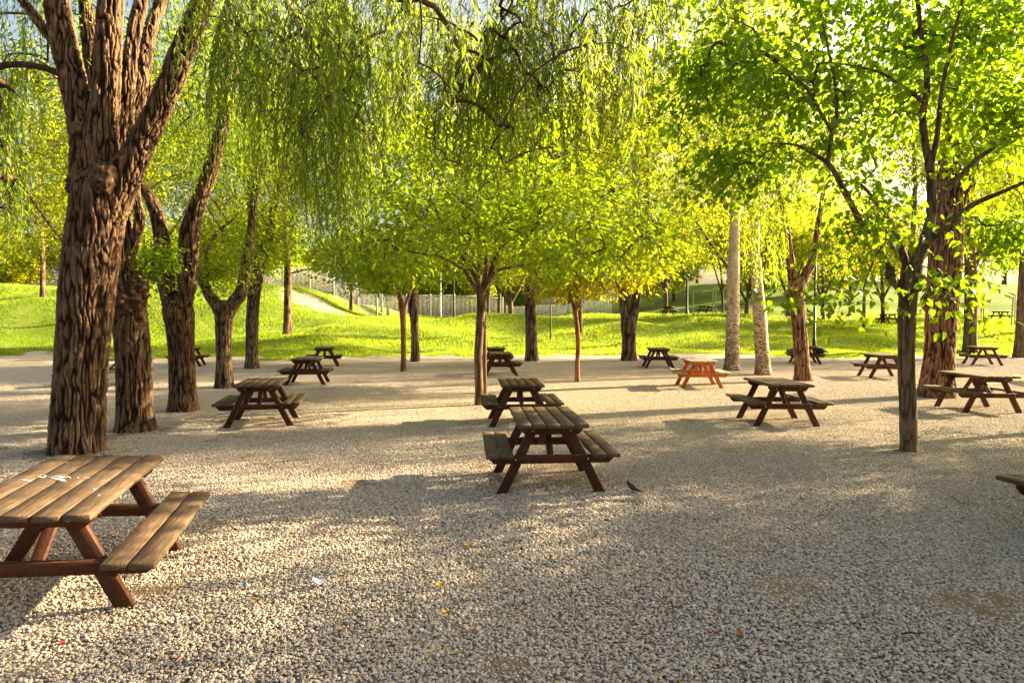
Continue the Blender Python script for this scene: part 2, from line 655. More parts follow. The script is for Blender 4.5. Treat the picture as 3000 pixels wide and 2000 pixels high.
def build_gravel():
    rng = np.random.default_rng(3)
    col = bpy.data.collections.new("gravel_patches")
    bv, bt = ico(2)
    mt = gravel_mat()
    for k in range(4):
        n = 5200
        c = rng.uniform(-.5, .5, (n, 2))
        L = rng.lognormal(math.log(.0077), .33, n).clip(.004, .017)
        s = np.stack([L, L * rng.uniform(.6, .95, n), L * rng.uniform(.38, .7, n)], 1)
        lump = 1 + .32 * (rng.random((40, len(bv), 1)) - .5)
        V = bv[None] * lump[rng.integers(0, 40, n)] * s[:, None]
        # random orientation: tilt a little, spin fully
        a, tl, td = rng.uniform(0, 6.28, n), rng.normal(0, .38, n).clip(-.7, .7), rng.uniform(0, 6.28, n)
        ca, sa = np.cos(a)[:, None], np.sin(a)[:, None]
        V = np.stack([V[..., 0] * ca - V[..., 1] * sa, V[..., 0] * sa + V[..., 1] * ca, V[..., 2]], -1)
        ax, ay = np.cos(td)[:, None], np.sin(td)[:, None]
        h = V[..., 0] * ax + V[..., 1] * ay
        V[..., 2] += h * np.tan(tl)[:, None] * .7
        V[..., 0] += c[:, 0:1]
        V[..., 1] += c[:, 1:2]
        V[..., 2] += (rng.random(n) ** 1.3 * .012 + .002)[:, None]
        T = (bt[None] + (np.arange(n) * len(bv))[:, None, None]).reshape(-1, 3)
        me = mesh("gravel_patch", V.reshape(-1, 3), [T], mt, True, {"tint": np.repeat(rng.beta(3.0, 2.6, n), len(bv))})
        col.objects.link(bpy.data.objects.new("gravel_patch", me))
    pts = []
    for y in range(2, 31):
        half = y * .86 + 3
        for x in range(-int(half), int(half) + 1):
            if y + .5 < float(edge_y(x)) - .6 and grass_mask(np.array([x * 1.0]), np.array([y * 1.0]))[0] < .4:
                pts.append((x, y, 0.0))
    me = bpy.data.meshes.new("gravel")
    me.from_pydata(pts, [], [])
    me.materials.append(mt)
    o = obj("gravel", me)
    tag(o, "layer of pale crushed stones covering the picnic ground", "gravel", kind="stuff")
    ng = bpy.data.node_groups.new("gravel", 'GeometryNodeTree')
    ng.interface.new_socket("Geometry", in_out='INPUT', socket_type='NodeSocketGeometry')
    ng.interface.new_socket("Geometry", in_out='OUTPUT', socket_type='NodeSocketGeometry')
    gi, go = ng.nodes.new('NodeGroupInput'), ng.nodes.new('NodeGroupOutput')
    ip = ng.nodes.new('GeometryNodeInstanceOnPoints')
    ci = ng.nodes.new('GeometryNodeCollectionInfo')
    ci.inputs[0].default_value = col
    ci.inputs['Separate Children'].default_value = True
    ci.inputs['Reset Children'].default_value = True
    ip.inputs['Pick Instance'].default_value = True
    rn = ng.nodes.new('FunctionNodeRandomValue')
    rn.data_type = 'INT'
    rn.inputs[4].default_value, rn.inputs[5].default_value = 0, 3
    rn.inputs['Seed'].default_value = 5
    r2 = ng.nodes.new('FunctionNodeRandomValue')
    r2.data_type = 'INT'
    r2.inputs[4].default_value, r2.inputs[5].default_value = 0, 3
    r2.inputs['Seed'].default_value = 9
    mu = ng.nodes.new('ShaderNodeMath')
    mu.operation = 'MULTIPLY'
    mu.inputs[1].default_value = math.pi / 2
    cx = ng.nodes.new('ShaderNodeCombineXYZ')
    L = ng.links.new
    L(gi.outputs[0], ip.inputs['Points'])
    L(ci.outputs[0], ip.inputs['Instance'])
    L(rn.outputs[2], ip.inputs['Instance Index'])
    L(r2.outputs[2], mu.inputs[0])
    L(mu.outputs[0], cx.inputs[2])
    L(cx.outputs[0], ip.inputs['Rotation'])
    L(ip.outputs[0], go.inputs[0])
    md = o.modifiers.new("gravel", 'NODES')
    md.node_group = ng


build_gravel()


# ------------------------------------------------------------------ grass blades on the lawn
def build_grass():
    rng = np.random.default_rng(12)
    n = 520000
    d = rng.random(n) ** 1.6 * 36 + 29.5
    x = rng.uniform(-1, 1, n) * (d * .84 + 2)
    # narrow strip in the gravel on the right
    k = 9000
    x = np.concatenate([x, rng.uniform(9, 24, k)])
    d = np.concatenate([d, rng.uniform(17, 22.5, k)])
    g = grass_mask(x, d)
    keep = rng.random(len(x)) < g
    x, y = x[keep], d[keep]
    n = len(x)
    z = ground_z(x, y)
    q = np.stack([x * .5, y * .5, x * 0], -1)
    tall = noise(q, 41)
    h = rng.uniform(.03, .10, n) * (.6 + 1.3 * tall ** 2) * np.where(y < 24, .6, 1) * (1 + (y - 30).clip(0) / 45)
    wd = h * .16 + .004
    a = rng.uniform(0, 6.28, n)
    lean = rng.normal(0, .35, (n, 2)) * h[:, None]
    b = np.stack([x, y, z], 1)
    dx = np.stack([np.cos(a), np.sin(a), a * 0], 1) * wd[:, None]
    tip = b + np.stack([lean[:, 0], lean[:, 1], h], 1)
    V = np.stack([b - dx, b + dx, tip], 1).reshape(-1, 3)
    T = np.arange(3 * n).reshape(-1, 3)
    m = leaf_mat("grass_blade", (.035, .095, .006), (.115, .185, .008), (.32, .33, .03), (.46, .58, .015), .5, .5)
    q = np.stack([x * .22, y * .22, x * 0], -1)
    tint = (.05 + .75 * noise(q, 42) + rng.normal(0, .16, n)).clip(0, 1)
    tag(obj("grass", mesh("grass", V, [T], m, False, {"tint": np.repeat(tint, 3)})),
        "sunlit yellow green grass of the lawn behind the gravel", "grass", kind="stuff")


build_grass()


# ------------------------------------------------------------------ leaves
SHAPES = {
    'willow': (np.array([[0, 0, 0], [-.5, .35, .04], [.5, .35, .04], [-.38, .68, -.02], [.38, .68, -.02], [0, 1, -.14]]),
               [[[0, 2, 1], [3, 4, 5]], [[1, 2, 4, 3]]]),
    'lance': (np.array([[0, 0, 0], [-.5, .42, .03], [.5, .42, .03], [0, 1, -.08]]), [[[0, 2, 3, 1]]]),
    'heart': (np.array([[0, 0, 0], [-.30, -.07, .05], [-.5, .22, .08], [-.34, .62, .03], [0, 1, -.16], [.34, .62, .03], [.5, .22, .08], [.30, -.07, .05], [0, .5, -.03]]),
              [[[0, 1, 2, 3], [0, 5, 6, 7]], [[0, 3, 4, 8], [0, 8, 4, 5]]]),
    'simple': (np.array([[0, 0, 0], [-.42, .45, .06], [.42, .45, .06], [0, 1, -.1]]), [[[0, 2, 3, 1]]]),
}


def leaf_mesh(name, pos, d, nr, L, W, shape, mat, tint):
    T, F_ = SHAPES[shape]
    n = len(pos)
    d = d / (np.linalg.norm(d, axis=1)[:, None] + 1e-9)
    s = np.cross(d, nr)
    s /= np.linalg.norm(s, axis=1)[:, None] + 1e-9
    nn = np.cross(s, d)
    V = pos[:, None] + T[None, :, 0:1] * (W[:, None] * s)[:, None] + T[None, :, 1:2] * (L[:, None] * d)[:, None] \
        + T[None, :, 2:3] * (L[:, None] * nn)[:, None]
    off = np.arange(n) * len(T)
    polys = []
    for fs in F_:
        fs = np.array(fs)
        polys.append((fs[None] + off[:, None, None]).reshape(-1, fs.shape[1]))
    return mesh(name, V.reshape(-1, 3), polys, mat, False, {"tint": np.repeat(tint, len(T))})


# ------------------------------------------------------------------ trees
def limb_px(keys, d):
    """keys: (u, v, width_px[, depth]) seen in the photograph -> world (x, y, z, r)"""
    out = []
    for k in keys:
        dd = k[3] if len(k) > 3 else d
        p = P(k[0], k[1], dd)
        out.append([*p, max(.004, k[2] * dd / F / 2)])
    return np.array(out)


def grow(nodes, rad, allowed, att, rng, rtip=.006, arch=.12, power=.47, rise=0.0):
    """joins every attractor to the nearest branch; returns the new branches with radii"""
    Pn = [p for p in nodes]
    par = [-1] * len(nodes)
    n0 = len(nodes)
    ok = np.array(allowed)
    d0 = np.array([np.min(np.linalg.norm(nodes[ok] - a, axis=1)) for a in att])
    order = np.argsort(d0)
    A = np.array(Pn)[ok]
    ids = list(np.nonzero(ok)[0])
    chains = []
    buf = np.empty((len(ids) + len(att) * 4 + 8, 3))
    buf[:len(ids)] = A
    m = len(ids)
    for ai in order:
        a = att[ai]
        dd = np.linalg.norm(buf[:m] - a, axis=1) + rise * np.maximum(0, buf[:m, 2] - a[2])
        j = int(np.argmin(dd))
        pj = ids[j]
        p0 = buf[j].copy()
        L = np.linalg.norm(a - p0)
        ch = [pj]
        prev = pj
        wob = rng.normal(0, .05 * L, 3)
        for t in (.25, .5, .75, 1.0):
            q = p0 + (a - p0) * t + np.array([0, 0, 1]) * arch * L * 4 * t * (1 - t) + wob * math.sin(math.pi * t)
            Pn.append(q)
            par.append(prev)
            prev = len(Pn) - 1
            ids.append(prev)
            buf[m] = q
            m += 1
            ch.append(prev)
        chains.append((ai, ch))
    cnt = np.zeros(len(Pn))
    for ai, ch in chains:
        cnt[ch[-1]] += 1
    for i in range(len(Pn) - 1, n0 - 1, -1):
        if par[i] >= n0:
            cnt[par[i]] += cnt[i]
    Pn = np.array(Pn)
    r = rtip * np.maximum(cnt, 1) ** power
    out, tips = [], np.empty((len(att), 3))
    for ai, ch in chains:
        rr = r[ch].copy()
        if ch[0] < n0:
            rr[0] = min(rad[ch[0]] * .8, rr[1] * 1.15)
        else:
            rr[0] = max(rr[1], min(rr[0], rr[1] * 1.3))
        rr[1:] = np.minimum(rr[1:], rr[0] * 1.1)
        out.append((Pn[ch], rr))
        tips[ai] = Pn[ch[-1]] - Pn[ch[-2]]
    return out, tips


def ell(rng, n, c, r, shell=.35, zmin=None, flat=None):
    """points in an ellipsoid, denser towards the outside"""
    v = rng.normal(0, 1, (n * 2, 3))
    v /= np.linalg.norm(v, axis=1)[:, None]
    k = rng.random(n * 2) ** shell
    p = np.array(c) + v * k[:, None] * np.array(r)
    if zmin is not None:
        p = p[p[:, 2] > zmin]
    return p[:n]


def bark_tube(mb, K, sides, step, depth, fs, seed, flare=0.0, z0=0.0, gnarl=0.0):
    S = spline(K, step)
    V, Q, caps = tube(S[:, :3], S[:, 3], sides)
    C = np.repeat(S[:, :3], sides, 0)
    R = np.repeat(S[:, 3], sides)
    D = (V - C) / R[:, None]
    q = V / fs
    wp = noise(q * [.5, .5, .12] + 7, seed + 1) - .5
    n1 = noise(np.stack([q[:, 0] + 1.1 * wp, q[:, 1] + 1.1 * wp, q[:, 2] * .10 + .5 * wp], -1), seed)
    n2 = noise(np.stack([q[:, 0] * 2.2, q[:, 1] * 2.2, q[:, 2] * .45], -1), seed + 2)
    n3 = noise(np.stack([q[:, 0] * 1.1, q[:, 1] * 1.1, q[:, 2] * .33], -1), seed + 3)
    ridge = sstep(.02, .36, np.abs(n1 - .5) * 2) * (.35 + .45 * n2 + .35 * sstep(.03, .25, np.abs(n3 - .5) * 2))
    big = noise(V * 2.3, seed + 4) - .5
    off = depth * (ridge - .75) + R * (.04 + gnarl) * big
    if flare:
        hgt = np.maximum(V[:, 2] - z0, 0)
        ang = np.arctan2(D[:, 1], D[:, 0])
        off = off + R * flare * np.exp(-hgt / (.22 + R * .3)) * (.7 + .5 * np.sin(ang * 4 + seed) * .6)
    V = V + D * off[:, None]
    mb.add(V, [Q] + caps, np.repeat(ridge.reshape(-1), 1))


def make_tree(name, label, cat, base, limbs, bark, leafm=None, group=None, sides=24, step=.08, depth=.012, fs=.06,
              flare=.25, att=None, leaf=None, seed=1, rtip=.006, gnarl=0.0, zfork=None, knots=(), arch=.12, twig_sides=5, rise=0.0,
              fine=True, power=.47):
    """limbs: list of world (n,4) key arrays; att: attractor points; leaf: function(att, tips, rng) -> leaf arrays"""
    rng = np.random.default_rng(seed)
    base = np.array(base, float)
    root = bpy.data.objects.new(name, None)
    root.empty_display_size = .3
    root.location = base
    COL.objects.link(root)
    tag(root, label, cat, group)
    mb = MB()
    nodes, rad = [], []
    for li, K in enumerate(limbs):
        K = np.array(K, float)
        K[:, :3] -= base
        big = K[:, 3].max()
        sd_ = max(8, int(sides * min(1, (big / np.array(limbs[0])[:, 3].max()) ** .6)))
        bark_tube(mb, K, sd_, step, depth * min(1, big / .1), fs, seed * 7 + li, flare if li == 0 else 0, 0.0, gnarl)
        S = spline(K, .25)
        nodes.append(S[:, :3])
        rad.append(S[:, 3])
    for (c, r) in knots:
        v, tr = ico(4)
        c = np.array(c) - base
        q = v * 3 + c
        dsp = 1 + .5 * (noise(q, seed) - .5) + .22 * (noise(q * 4, seed + 1) - .5)
        mb.add(c + v * np.array(r) * dsp[:, None], [tr], noise(q * 5, seed + 2))
    nodes, rad = np.concatenate(nodes), np.concatenate(rad)
    crown = None
    if att is not None and len(att):
        a = att - base
        zf = (zfork if zfork is not None else nodes[:, 2].max() * .4)
        ok = nodes[:, 2] > zf
        br, tips = grow(nodes, rad, ok, a, rng, rtip, arch, power, rise)
        for pts, rr in br:
            if len(pts) == 5 and rr[0] < .03:
                V, Q, caps = tube(pts, rr, twig_sides if rr[0] > .008 else 3)
            else:
                S = spline(np.hstack([pts, rr[:, None]]), .12)
                V, Q, caps = tube(S[:, :3], S[:, 3], twig_sides + 2)
            mb.add(V, [Q], .45)
    me = mesh("trunk", np.concatenate(mb.V), [np.concatenate(q) for q in mb.Q.values()], bark, True, {"tint": np.concatenate(mb.A)})
    obj("trunk", me, root)
    if att is not None and len(att) and leaf:
        pos, d, nr, L, W, tint, shape = leaf(a, tips, rng)
        crown = obj("crown", leaf_mesh("crown", pos, d, nr, L, W, shape, leafm, tint), root)
    return root


def lf_cluster(n, size, spread, shape='simple', flat=.45, asp=.7, droop=.35, up=1.0, tj=.2):
    """n leaves round every attractor, lying in loose layers"""
    def f(a, tips, rng):
        k = len(a)
        idx = np.repeat(np.arange(k), n)
        t = tips / (np.linalg.norm(tips, axis=1)[:, None] + 1e-9)
        g = rng.normal(0, 1, (k * n, 3)) * np.array([spread, spread, spread * flat])
        back = rng.random(k * n)[:, None] * t[idx] * spread * -.8
        pos = a[idx] + g + back
        d = rng.normal(0, .6, (k * n, 3)) + t[idx] * .5 + g / spread * .35
        d[:, 2] = d[:, 2] * .4 - droop
        nr = rng.normal(0, .45, (k * n, 3))
        nr[:, 2] += up
        L = size * rng.uniform(.65, 1.25, k * n)
        tint = (.45 + .22 * rng.normal(0, 1, k)[idx] * tj * 3 + rng.normal(0, .18, k * n)).clip(0, 1)
        return pos, d, nr, L, L * asp * rng.uniform(.8, 1.1, k * n), tint, shape
    return f


def lf_strands(ns, zlim, size=.10, asp=.14, ds=.03, spread=.3, shape='lance', lmax=2.8, lmin=.35, swing=.35, twigs=None, base=(0, 0, 0), jit=.5, clump=.10):
    """strands hanging from every attractor down to about zlim(x, y) (world)"""
    def f(a, tips, rng):
        k = len(a)
        idx = np.repeat(np.arange(k), ns)
        m = k * ns
        cl = np.repeat(rng.normal(0, 1, (k, 3)) * [spread, spread, spread * .6], ns, 0)
        st = a[idx] + cl + rng.normal(0, 1, (m, 3)) * [clump, clump, .22]
        t = tips / (np.linalg.norm(tips, axis=1)[:, None] + 1e-9)
        out = t[idx] + rng.normal(0, .45, (m, 3))
        out[:, 2] = 0
        zb = zlim(st[:, 0] + base[0], st[:, 1] + base[1]) + np.repeat(rng.exponential(jit, k), ns) + rng.exponential(jit * .45, m)
        L = st[:, 2] + base[2] - zb
        L = np.where(L > lmax, lmax * rng.uniform(.4, 1, m), L)
        keep = L > lmin
        st, out, L, idx = st[keep], out[keep], L[keep], idx[keep]
        m = len(st)
        cnt = np.maximum(3, (L / ds).astype(int))
        sid = np.repeat(np.arange(m), cnt)
        s = (np.arange(len(sid)) - np.repeat(np.cumsum(cnt) - cnt, cnt)) / cnt[sid] * L[sid]
        s = s + rng.uniform(-.5, .5, len(s)) * ds
        ph = rng.uniform(0, 6.28, (m, 2))
        q = lambda ss, i: st[i] + out[i] * (swing * (1 - np.exp(-ss / .5)))[:, None] + \
            np.stack([.04 * np.sin(ss * 2.1 + ph[i, 0]), .04 * np.sin(ss * 1.7 + ph[i, 1]), .12 * np.exp(-((ss - .1) / .2) ** 2) - ss], 1)
        pos = q(s, sid)
        ang = rng.uniform(0, 6.28, len(s))
        lat = np.stack([np.cos(ang), np.sin(ang), ang * 0], 1)
        d = lat * rng.uniform(.2, 1.1, len(s))[:, None] + [0, 0, -1.0]
        nr = lat * .6 + rng.normal(0, .6, (len(s), 3))
        Lf = size * rng.uniform(.6, 1.25, len(s)) * (1 - .35 * (s / L[sid]) ** 4)
        ct = np.repeat(rng.normal(0, .2, k), ns)[keep] + rng.normal(0, .08, m)
        tint = (.38 + ct[sid] + rng.normal(0, .15, len(s)) + .25 * (s / L[sid] - .4)).clip(0, 1)
        if twigs is not None:
            for i in range(m):
                ss = np.linspace(0, L[i], max(4, int(L[i] / .22)))
                twigs.append(q(ss, np.full(len(ss), i)))
        return pos, d, nr, Lf, Lf * asp * rng.uniform(.8, 1.2, len(s)), tint, shape
    return f


def add_twigs(root, twigs, mat, r=.0022):
    mb = MB()
    for pts in twigs:
        V, Q, c = tube(pts, np.linspace(r * 1.6, r * .5, len(pts)), 3)
        mb.add(V, [Q], .4)
    me = mesh("hanging_twigs", np.concatenate(mb.V), [np.concatenate(q) for q in mb.Q.values()], mat, True, {"tint": np.concatenate(mb.A)})
    o = obj("hanging_twigs", me, root)
    o["kind"] = "stuff"
    return o


def curve_lim(tab):
    """bottom of the hanging foliage, given as photo positions, turned into heights for each (x, y)"""
    us = np.array([a for a, b in tab], float)
    vs = np.array([b for a, b in tab], float)

    def f(x, y):
        u = 1500 + x / np.maximum(y, 1) * F
        v = np.interp(u, us, vs)
        return CAMZ + (936 - v) / F * y
    return f


TR = {}


def B(u, d):
    x = (u - 1500) / F * d
    return np.array([x, d, float(ground_z(x, d))])


def build_trees():
    # --- 1. the great willow at the left, in front
    d = 8.98
    b = np.array([-6.05, d, 0.0])
    SL = np.array([1, 1, 1, .90])
    L0 = SL * limb_px([(222, 1345, 168), (226, 1300, 160), (232, 1150, 152), (244, 1000, 150), (256, 850, 155), (272, 720, 160), (285, 620, 158), (290, 550, 150), (292, 500, 120)], d)
    limbs = [L0,
             np.array([1, 1, 1, .84]) * limb_px([(285, 640, 120), (268, 520, 128), (262, 440, 118), (238, 340, 92), (212, 230, 84), (182, 100, 80), (160, -30, 76), (120, -260, 66), (60, -600, 44), (20, -900, 20)], d),
             np.array([1, 1, 1, .84]) * limb_px([(300, 600, 100), (300, 480, 105), (300, 380, 98), (311, 260, 86), (318, 120, 82), (324, 0, 78), (330, -200, 66), (350, -520, 44), (340, -900, 18)], d),
             limb_px([(330, 600, 60, 9.2), (350, 500, 50, 9.3), (362, 400, 46, 9.35), (368, 300, 44, 9.4), (382, 170, 38, 9.5), (400, 60, 36, 9.6), (430, -60, 30, 9.8), (480, -260, 22, 10), (560, -480, 12, 10.3)], d),
             limb_px([(350, 540, 50, 9.3), (385, 400, 40, 9.5), (405, 280, 40, 9.7), (428, 150, 38, 9.9), (450, 60, 32, 10.1), (500, -50, 26, 10.4), (600, -200, 14, 10.8)], d),
             np.array([1, 1, 1, .84]) * limb_px([(310, 640, 120), (340, 560, 118), (388, 470, 96), (440, 370, 84), (490, 265, 78), (535, 150, 74), (580, 40, 72), (622, -60, 64), (700, -260, 50), (820, -500, 34), (960, -700, 18)], d),
             limb_px([(235, 330, 34), (190, 180, 30, 8.9), (110, 60, 26, 8.8), (10, -60, 20, 8.7), (-110, -160, 12, 8.6)], d),
             limb_px([(700, -240, 30), (790, -90, 22, 8.6), (850, 30, 17, 8.3), (895, 110, 14, 8.1), (925, 200, 12, 8), (960, 300, 9, 7.9), (1010, 400, 5, 7.8)], d),
             ]
    rng = np.random.default_rng(5)
    att = []
    for (c, r, n) in (((-3.0, 8.6, 5.3), (1.9, 2.4, 2.3), 210), ((-6.4, 9.6, 7.4), (3.4, 3.2, 1.4), 70), ((-8.1, 9.6, 5.4), (1.7, 2.3, 2.6), 260),
                      ((-1.6, 7.9, 5.4), (1.2, 1.7, 1.7), 80), ((-7.0, 11.3, 6.0), (3.0, 1.0, 1.6), 40)):
        att.append(ell(rng, n, c, r, .6))
    att = np.concatenate(att)
    lim = curve_lim([(-900, 700), (-50, 840), (60, 760), (110, 600), (150, 330), (190, 60), (430, 20), (560, 120), (640, 430), (670, 560), (690, 400), (760, 480), (820, 600), (870, 640),
                     (930, 760), (1000, 900), (1050, 830), (1100, 640), (1180, 380), (1250, 200), (1500, 100)])
    att = att[att[:, 2] > lim(att[:, 0], att[:, 1]) + .4]
    att = att[noise(att * 1.15, 71) > .44]
    tw = []
    t = make_tree("willow_tree", "huge old willow with deeply furrowed trunk right behind the nearest table", "tree", b, limbs, M['bark_willow'], M['leaf_willow'],
                  sides=240, step=.02, depth=.040, fs=.034, flare=.05, att=att, seed=3, rtip=.006, gnarl=.05, zfork=4.4, rise=.4,
                  leaf=lf_strands(6, lim, .125, .16, .036, .16, 'willow', 1.6, .3, .22, tw, b, .5),
                  knots=[((P(300, 520, 8.75)), (.17, .15, .22)), (P(222, 545, 8.9), (.11, .13, .16)), (P(345, 560, 8.95), (.15, .15, .16))])
    add_twigs(t, tw, M['bark_smooth'])

    # --- 2. the willow whose trunk stands outside the frame and whose strands hang over the middle
    b = np.array([6.2, 2.6, 0.0])
    limbs = [np.array([[6.2, 2.6, -.2, .34], [6.15, 2.65, 1.5, .3], [6.0, 2.8, 3.0, .29], [5.6, 3.1, 4.2, .24], [4.6, 4.0, 5.4, .17], [3.2, 5.2, 6.3, .12], [1.6, 6.2, 6.7, .08], [.2, 6.9, 6.4, .05]]),
             np.array([[6.0, 2.8, 3.0, .2], [6.4, 3.6, 4.5, .16], [6.0, 5.0, 6.0, .12], [4.9, 6.6, 6.8, .08], [3.9, 7.8, 6.8, .04]]),
             np.array([[5.9, 2.9, 3.4, .18], [6.8, 2.4, 5.0, .14], [7.6, 1.6, 6.4, .08]]),
             limb_px([(940, -300, 26, 7.2), (1060, -120, 19, 7.2), (1130, -10, 17, 7.1), (1250, 0, 12, 7.0)], 7.2),
             limb_px([(1200, -260, 26, 7.0), (1240, -60, 20, 7.0), (1275, 20, 17, 7.0), (1320, 90, 14, 6.9), (1350, 150, 11, 6.9), (1390, 215, 7, 6.9)], 7),
             limb_px([(1430, -200, 20, 7.0), (1490, -40, 14, 7.0), (1515, 45, 10, 7.0), (1540, 80, 6, 7.0)], 7),
             ]
    limbs[3][0, :3] = [.2, 6.9, 6.4]
    limbs[4][0, :3] = [1.0, 6.5, 6.6]
    limbs[5][0, :3] = [1.6, 6.2, 6.7]
    limbs[3] = np.vstack([limbs[3][:1], [[-.9, 7.2, 6.0, .045]], limbs[3][1:]])
    att = np.concatenate([ell(rng, 230, (-.1, 7.1, 4.9), (1.9, 1.6, 1.6), .6), ell(rng, 190, (1.5, 6.9, 5.0), (1.6, 1.6, 1.6), .6), ell(rng, 60, (4.6, 3.4, 6.6), (3.0, 2.8, .9), .5)])
    lim = curve_lim([(-900, -500), (900, -200), (1060, 60), (1120, 200), (1180, 330), (1280, 560), (1380, 690), (1430, 600), (1480, 640), (1560, 520), (1620, 600), (1665, 760), (1710, 560), (1800, 480), (1850, 720), (1870, 560),
                     (1900, 380), (1980, 160), (2040, 40), (2100, -250), (3000, -400), (9000, -500)])
    att = att[att[:, 2] > lim(att[:, 0], att[:, 1]) + .35]
    att = att[noise(att * 1.2, 72) > .47]
    tw = []
    t = make_tree("willow_tree", "willow reaching in from above, its olive strands hanging over the middle", "tree", b, limbs, M['bark_willow'], M['leaf_willow'],
                  sides=40, step=.1, depth=.02, att=att, seed=8, rtip=.005, zfork=4.6, rise=.4,
                  leaf=lf_strands(5, lim, .115, .16, .034, .12, 'willow', 1.3, .25, .2, tw, b, .45))
    add_twigs(t, tw, M['bark_smooth'])

    # --- 3. the row of old willows receding at the left
    def willow_lim(z0, amp=.8, s=1):
        return lambda x, y: z0 + amp * (noise(np.stack([x * .9, y * .9, x * 0], -1), s) - .3)

    d = 10.72
    b = np.array([-6.25, d, 0])
    limbs = [limb_px([(398, 1280, 100), (396, 1200, 92), (392, 1080, 92), (385, 980, 94), (375, 900, 96), (362, 820, 80), (355, 720, 66), (345, 600, 60), (320, 440, 52), (260, 100, 40), (230, -300, 20)], d),
             limb_px([(380, 930, 60), (402, 880, 50), (408, 840, 44), (400, 800, 30)], d),
             limb_px([(360, 800, 36), (395, 700, 30), (410, 640, 26), (400, 560, 20), (420, 400, 16), (440, 200, 10)], d)]
    att = np.concatenate([ell(rng, 16, P(440, 770, d) + [0.02, .2, 0], (.30, .3, .42), .6), ell(rng, 60, (-6.9, 11.6, 6.2), (1.9, 1.6, 1.6), .5)])
    make_tree("willow_tree", "leaning willow with a gnarled burl, second trunk behind the huge one", "tree", b, limbs, M['bark_willow'], M['leaf_broad'],
              sides=150, step=.03, depth=.028, fs=.028, att=att, seed=14, gnarl=.10, zfork=2.2, leaf=lf_cluster(42, .07, .17, 'heart', .8, .65),
              knots=[(P(402, 850, d - .05), (.18, .16, .24)), (P(375, 890, d - .15), (.24, .2, .2))])

    d = 13.06
    b = np.array([-6.64, d, 0])
    limbs = [limb_px([(538, 1222, 78), (536, 1150, 72), (532, 1050, 70), (528, 960, 76), (522, 910, 84), (520, 880, 60)], d),
             limb_px([(522, 950, 60), (500, 880, 50), (482, 800, 48), (474, 700, 44), (462, 640, 38), (440, 580, 30), (410, 540, 26), (380, 440, 18)], d),
             limb_px([(522, 950, 60), (542, 870, 52), (552, 780, 54), (556, 680, 54), (580, 600, 42), (610, 520, 40), (635, 430, 38), (660, 330, 34), (682, 240, 26), (700, 60, 16)], d)]
    att = np.concatenate([ell(rng, 130, (-5.9, 13.4, 6.9), (2.9, 2.2, 2.3), .55), ell(rng, 12, P(590, 640, d), (.5, .5, .4), .6)])
    make_tree("willow_tree", "willow splitting into a tall V, third trunk of the left row", "tree", b, limbs, M['bark_willow'], M['leaf_willow'],
              sides=130, step=.04, depth=.026, fs=.028, att=att, seed=15, gnarl=.05, zfork=3.4, leaf=lf_strands(5, willow_lim(4.3, 1.6, 3), .11, .16, .045, .3, 'lance', 2.6, .3, .35, None, b))

    d = 17.42
    b = np.array([-7.74, d, 0])
    limbs = [limb_px([(658, 1150, 50), (657, 1080, 44), (655, 1000, 44), (655, 930, 48), (656, 900, 54), (658, 880, 40)], d),
             limb_px([(654, 930, 40), (634, 892, 34), (612, 862, 30), (596, 830, 26), (578, 800, 22), (560, 740, 15), (545, 700, 12)], d),
             limb_px([(604, 850, 14), (608, 790, 12), (606, 740, 11), (622, 700, 11), (650, 670, 10), (685, 640, 8)], d),
             limb_px([(660, 930, 40), (684, 888, 38), (704, 860, 36), (714, 820, 30), (722, 760, 28), (732, 700, 24), (748, 560, 20), (770, 400, 14)], d)]
    att = np.concatenate([ell(rng, 170, (-6.9, 17.4, 7.0), (3.8, 2.8, 3.4), .55), ell(rng, 26, P(640, 800, d), (.55, .5, .55), .6), ell(rng, 14, P(720, 720, d - .3), (.6, .4, .5), .6)])
    make_tree("willow_tree", "short willow forking low into two crooked arms with young shoots between", "tree", b, limbs, M['bark_mid'], M['leaf_willow_far'],
              sides=90, step=.05, depth=.022, fs=.032, att=att, seed=16, gnarl=.16, zfork=2.3, leaf=lf_cluster(60, .11, .32, 'simple', .8, .45, .5))

    d = 24.33
    b = np.array([-9.78, d, 0])
    limbs = [limb_px([(738, 1092, 38), (738, 1040, 34), (739, 950, 35), (744, 860, 37), (750, 800, 42), (752, 760, 34), (745, 690, 26), (735, 600, 22), (700, 400, 18), (680, 200, 10)], d),
             limb_px([(752, 790, 34), (772, 740, 28), (790, 680, 24), (810, 560, 20), (850, 380, 14), (880, 200, 8)], d)]
    att = np.concatenate([ell(rng, 260, (-9.4, 24.3, 8.9), (5.0, 3.8, 5.0), .55), ell(rng, 30, P(790, 700, d), (1.2, 1, .9), .6)])
    make_tree("willow_tree", "willow with straight bare lower trunk behind the low forking willow", "tree", b, limbs, M['bark_mid'], M['leaf_willow_far'],
              sides=70, step=.06, depth=.02, fs=.035, att=att, seed=17, gnarl=.04, zfork=3.8, leaf=lf_cluster(80, .15, .55, 'simple', .9, .38, .8))

    # --- 4. umbrella shaped tree in the middle, with its stake
    d = 13.94
    b = np.array([-.7, d, 0])
